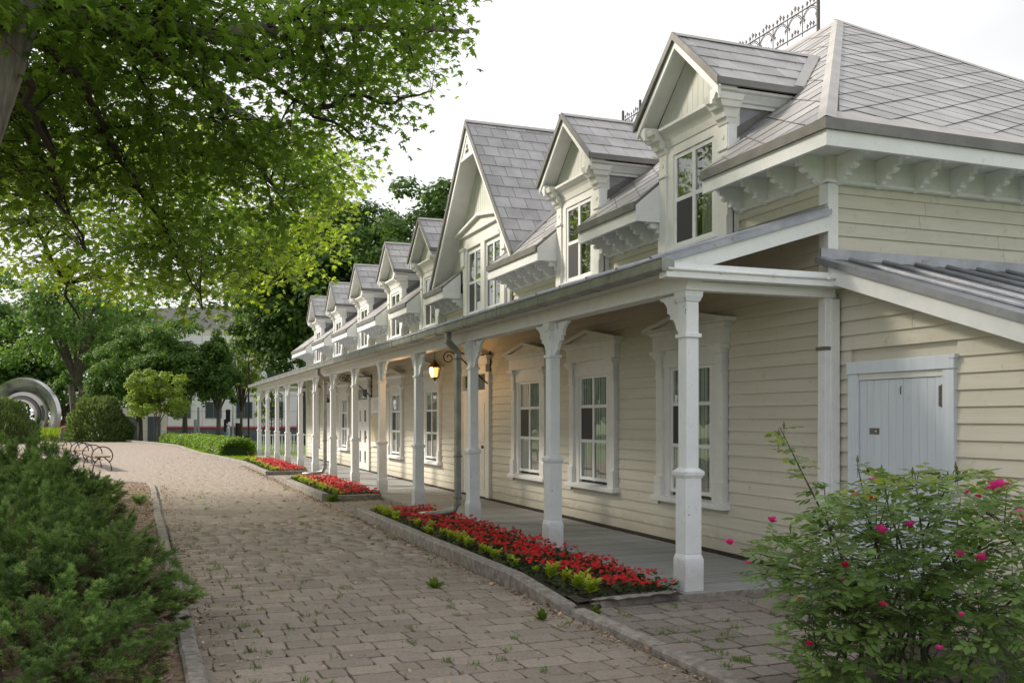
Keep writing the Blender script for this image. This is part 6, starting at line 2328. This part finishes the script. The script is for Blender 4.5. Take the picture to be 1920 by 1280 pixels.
o, p = pole('lamp_post', 'tall black lamp post beside the far porch corner', 466, 60, -.3, 5.1, .07, M['iron'], 'lamp post')
MB().tube([(p.x, p.y, 5.1), (p.x + .5, p.y - .1, 5.35), (p.x + 1.1, p.y - .2, 5.35)], .04, 6).build('arm', M['iron'], o)
MB().frustum(p.x + 1.2, p.y - .2, 5.30, 5.40, .25, .10, .2, .08).build('head', M['iron'], o)
o, p = pole('utility_post', 'plain pale metal post standing by the dark trees', 372, 62, -.3, 2.3, .09, M['grey_metal'])
MB().box(p.x - .28, p.x - .10, p.y - .08, p.y + .08, .5, 1.5).build('control_box', M['grey_metal'], o)
o, p = pole('traffic_signal', 'white traffic signal pole with black signal heads in front of the apartments', 437, 78, -2.2, 3.2, .10, plain('white_pole', (.6, .62, .64), .5), 'traffic light')
for dx, z in ((-.4, 1.3), (.35, .2), (-.55, .5)):
    h_ = MB().box(p.x + dx - .17, p.x + dx + .17, p.y - .2, p.y + .05, z, z + 1.0).build('signal_head', M['iron'], o)
    for k in range(3):
        MB().tube([(p.x + dx, p.y - .2, z + .2 + .3 * k), (p.x + dx, p.y - .34, z + .21 + .3 * k)], [.10, .12], 8).build('visor', M['iron'], h_)
MB().tube([(p.x, p.y, 3.0), (p.x - .9, p.y, 3.6)], .05, 6).build('mast_arm', M['grey_metal'], o)
o, p = pole('traffic_signal', 'traffic signal half hidden by the dark trees at left', 260, 80, -2.2, 2.6, .10, M['grey_metal'], 'traffic light')
MB().box(p.x - .2, p.x + .2, p.y - .2, p.y + .1, 1.3, 2.6).build('signal_head', M['iron'], o)
# wrought iron trellis seen through the far posts
tp = at(509, 775, 58)
tr_ = thing('iron_trellis', 'black wrought iron trellis seen through the far porch posts', 'trellis', (tp.x, tp.y, 0))
tm = MB()
for s in (-.62, 0, .62):
    tm.tube([(tp.x + s, tp.y, 0), (tp.x + s, tp.y, 3.6 if s == 0 else 3.0)], .035, 5)
for z in (.9, 1.5, 2.2, 2.9):
    tm.tube([(tp.x - .62, tp.y, z), (tp.x + .62, tp.y, z)], .028, 5)
tm.build('frame', M['iron'], tr_)
sm = MB()
for i in range(2):
    for k in range(3):
        cx_, cz_ = tp.x - .31 + .62 * i, 1.2 + .68 * k
        for s in (-1, 1):
            sm.tube([(cx_ + s * .25 * math.cos(a_ * .5) * (1 - a_ * .06), tp.y, cz_ + .28 * math.sin(a_ * .5) * (1 - a_ * .06)) for a_ in range(0, 15)], .02, 4)
sm.build('scrolls', M['iron'], tr_)
# parked red car glimpsed past the sculpture
cp = at(117, 785, 112)
car = thing('parked_car', 'red parked car glimpsed right of the ring sculpture', 'car', (cp.x, cp.y, 0))
M['red_car'] = plain('red_car_paint', (.55, .03, .035), .25)
MB().prism([(-2.1, .35), (2.1, .35), (2.15, .8), (1.3, .95), (.8, 1.42), (-.9, 1.45), (-1.6, 1.0), (-2.1, .9)], 'y', -.85, .85).build('body', M['red_car'], car, loc=(cp.x, cp.y, 0), bevel=.05)
MB().prism([(-1.35, .98), (1.0, .98), (.68, 1.36), (-.82, 1.38)], 'y', -.87, .87).build('windows', M['far_glass'], car, loc=(cp.x, cp.y, 0))
for sx_ in (-1.3, 1.3):
    for sy_ in (-.8, .8):
        MB().tube([(cp.x + sx_, cp.y + sy_ - .1, .33), (cp.x + sx_, cp.y + sy_ + .1, .33)], .33, 14).build('wheel', M['iron'], car)


# a passer-by beyond the hedge
def person(label, loc, rz):
    o = thing('person', label, 'person', loc, local=True, rz=rz)
    J = {'pel': (0, 0, .95), 'sp': (0, .01, 1.18), 'ch': (0, .02, 1.38), 'nk': (0, .02, 1.50), 'hd': (0, .03, 1.60), 'ht': (0, .03, 1.72),
         'sl': (-.18, .02, 1.43), 'el': (-.23, .03, 1.15), 'wl': (-.22, .12, .92), 'sr': (.18, .02, 1.43), 'er': (.24, -.02, 1.15), 'wr': (.24, .05, .92),
         'hl': (-.09, 0, .90), 'kl': (-.10, .10, .50), 'al': (-.10, .02, .08), 'tl': (-.10, .17, .04), 'hr': (.09, 0, .90), 'kr': (.10, .02, .50), 'ar': (.10, -.14, .10), 'tr': (.10, .0, .04)}
    Rr = dict(pel=.15, sp=.14, ch=.17, nk=.06, hd=.09, ht=.075, sl=.07, el=.05, wl=.035, sr=.07, er=.05, wr=.035, hl=.10, kl=.07, al=.045, tl=.035, hr=.10, kr=.07, ar=.045, tr=.035)
    E = [('pel', 'sp'), ('sp', 'ch'), ('ch', 'nk'), ('nk', 'hd'), ('hd', 'ht'), ('ch', 'sl'), ('sl', 'el'), ('el', 'wl'), ('ch', 'sr'), ('sr', 'er'), ('er', 'wr'), ('pel', 'hl'), ('hl', 'kl'), ('kl', 'al'), ('al', 'tl'),
         ('pel', 'hr'), ('hr', 'kr'), ('kr', 'ar'), ('ar', 'tr')]
    names = list(J)
    me = bpy.data.meshes.new('body')
    me.from_pydata([J[k] for k in names], [(names.index(a), names.index(b)) for a, b in E], [])
    me.update()
    ob = place('body', me, o)
    ob.modifiers.new('skin', 'SKIN')
    sk = me.skin_vertices[0].data
    for i, k in enumerate(names):
        sk[i].radius = (Rr[k], Rr[k])
        sk[i].use_root = (k == 'pel')
    sub = ob.modifiers.new('sub', 'SUBSURF')
    sub.levels = sub.render_levels = 1
    me.materials.append(plain('pale_blue_clothes', (.45, .55, .68), .8))
    MB().lathe([(.10, 0), (.115, .03), (.10, .09), (.05, .125), (.01, .13)], (0, .03, 1.62), 12).build('white_cap', M['white'], o, smooth=True)


pp = at(428, 820, 74)
person('person in pale blue with a white cap walking beyond the hedge', (pp.x, pp.y, -.55), 1.2)
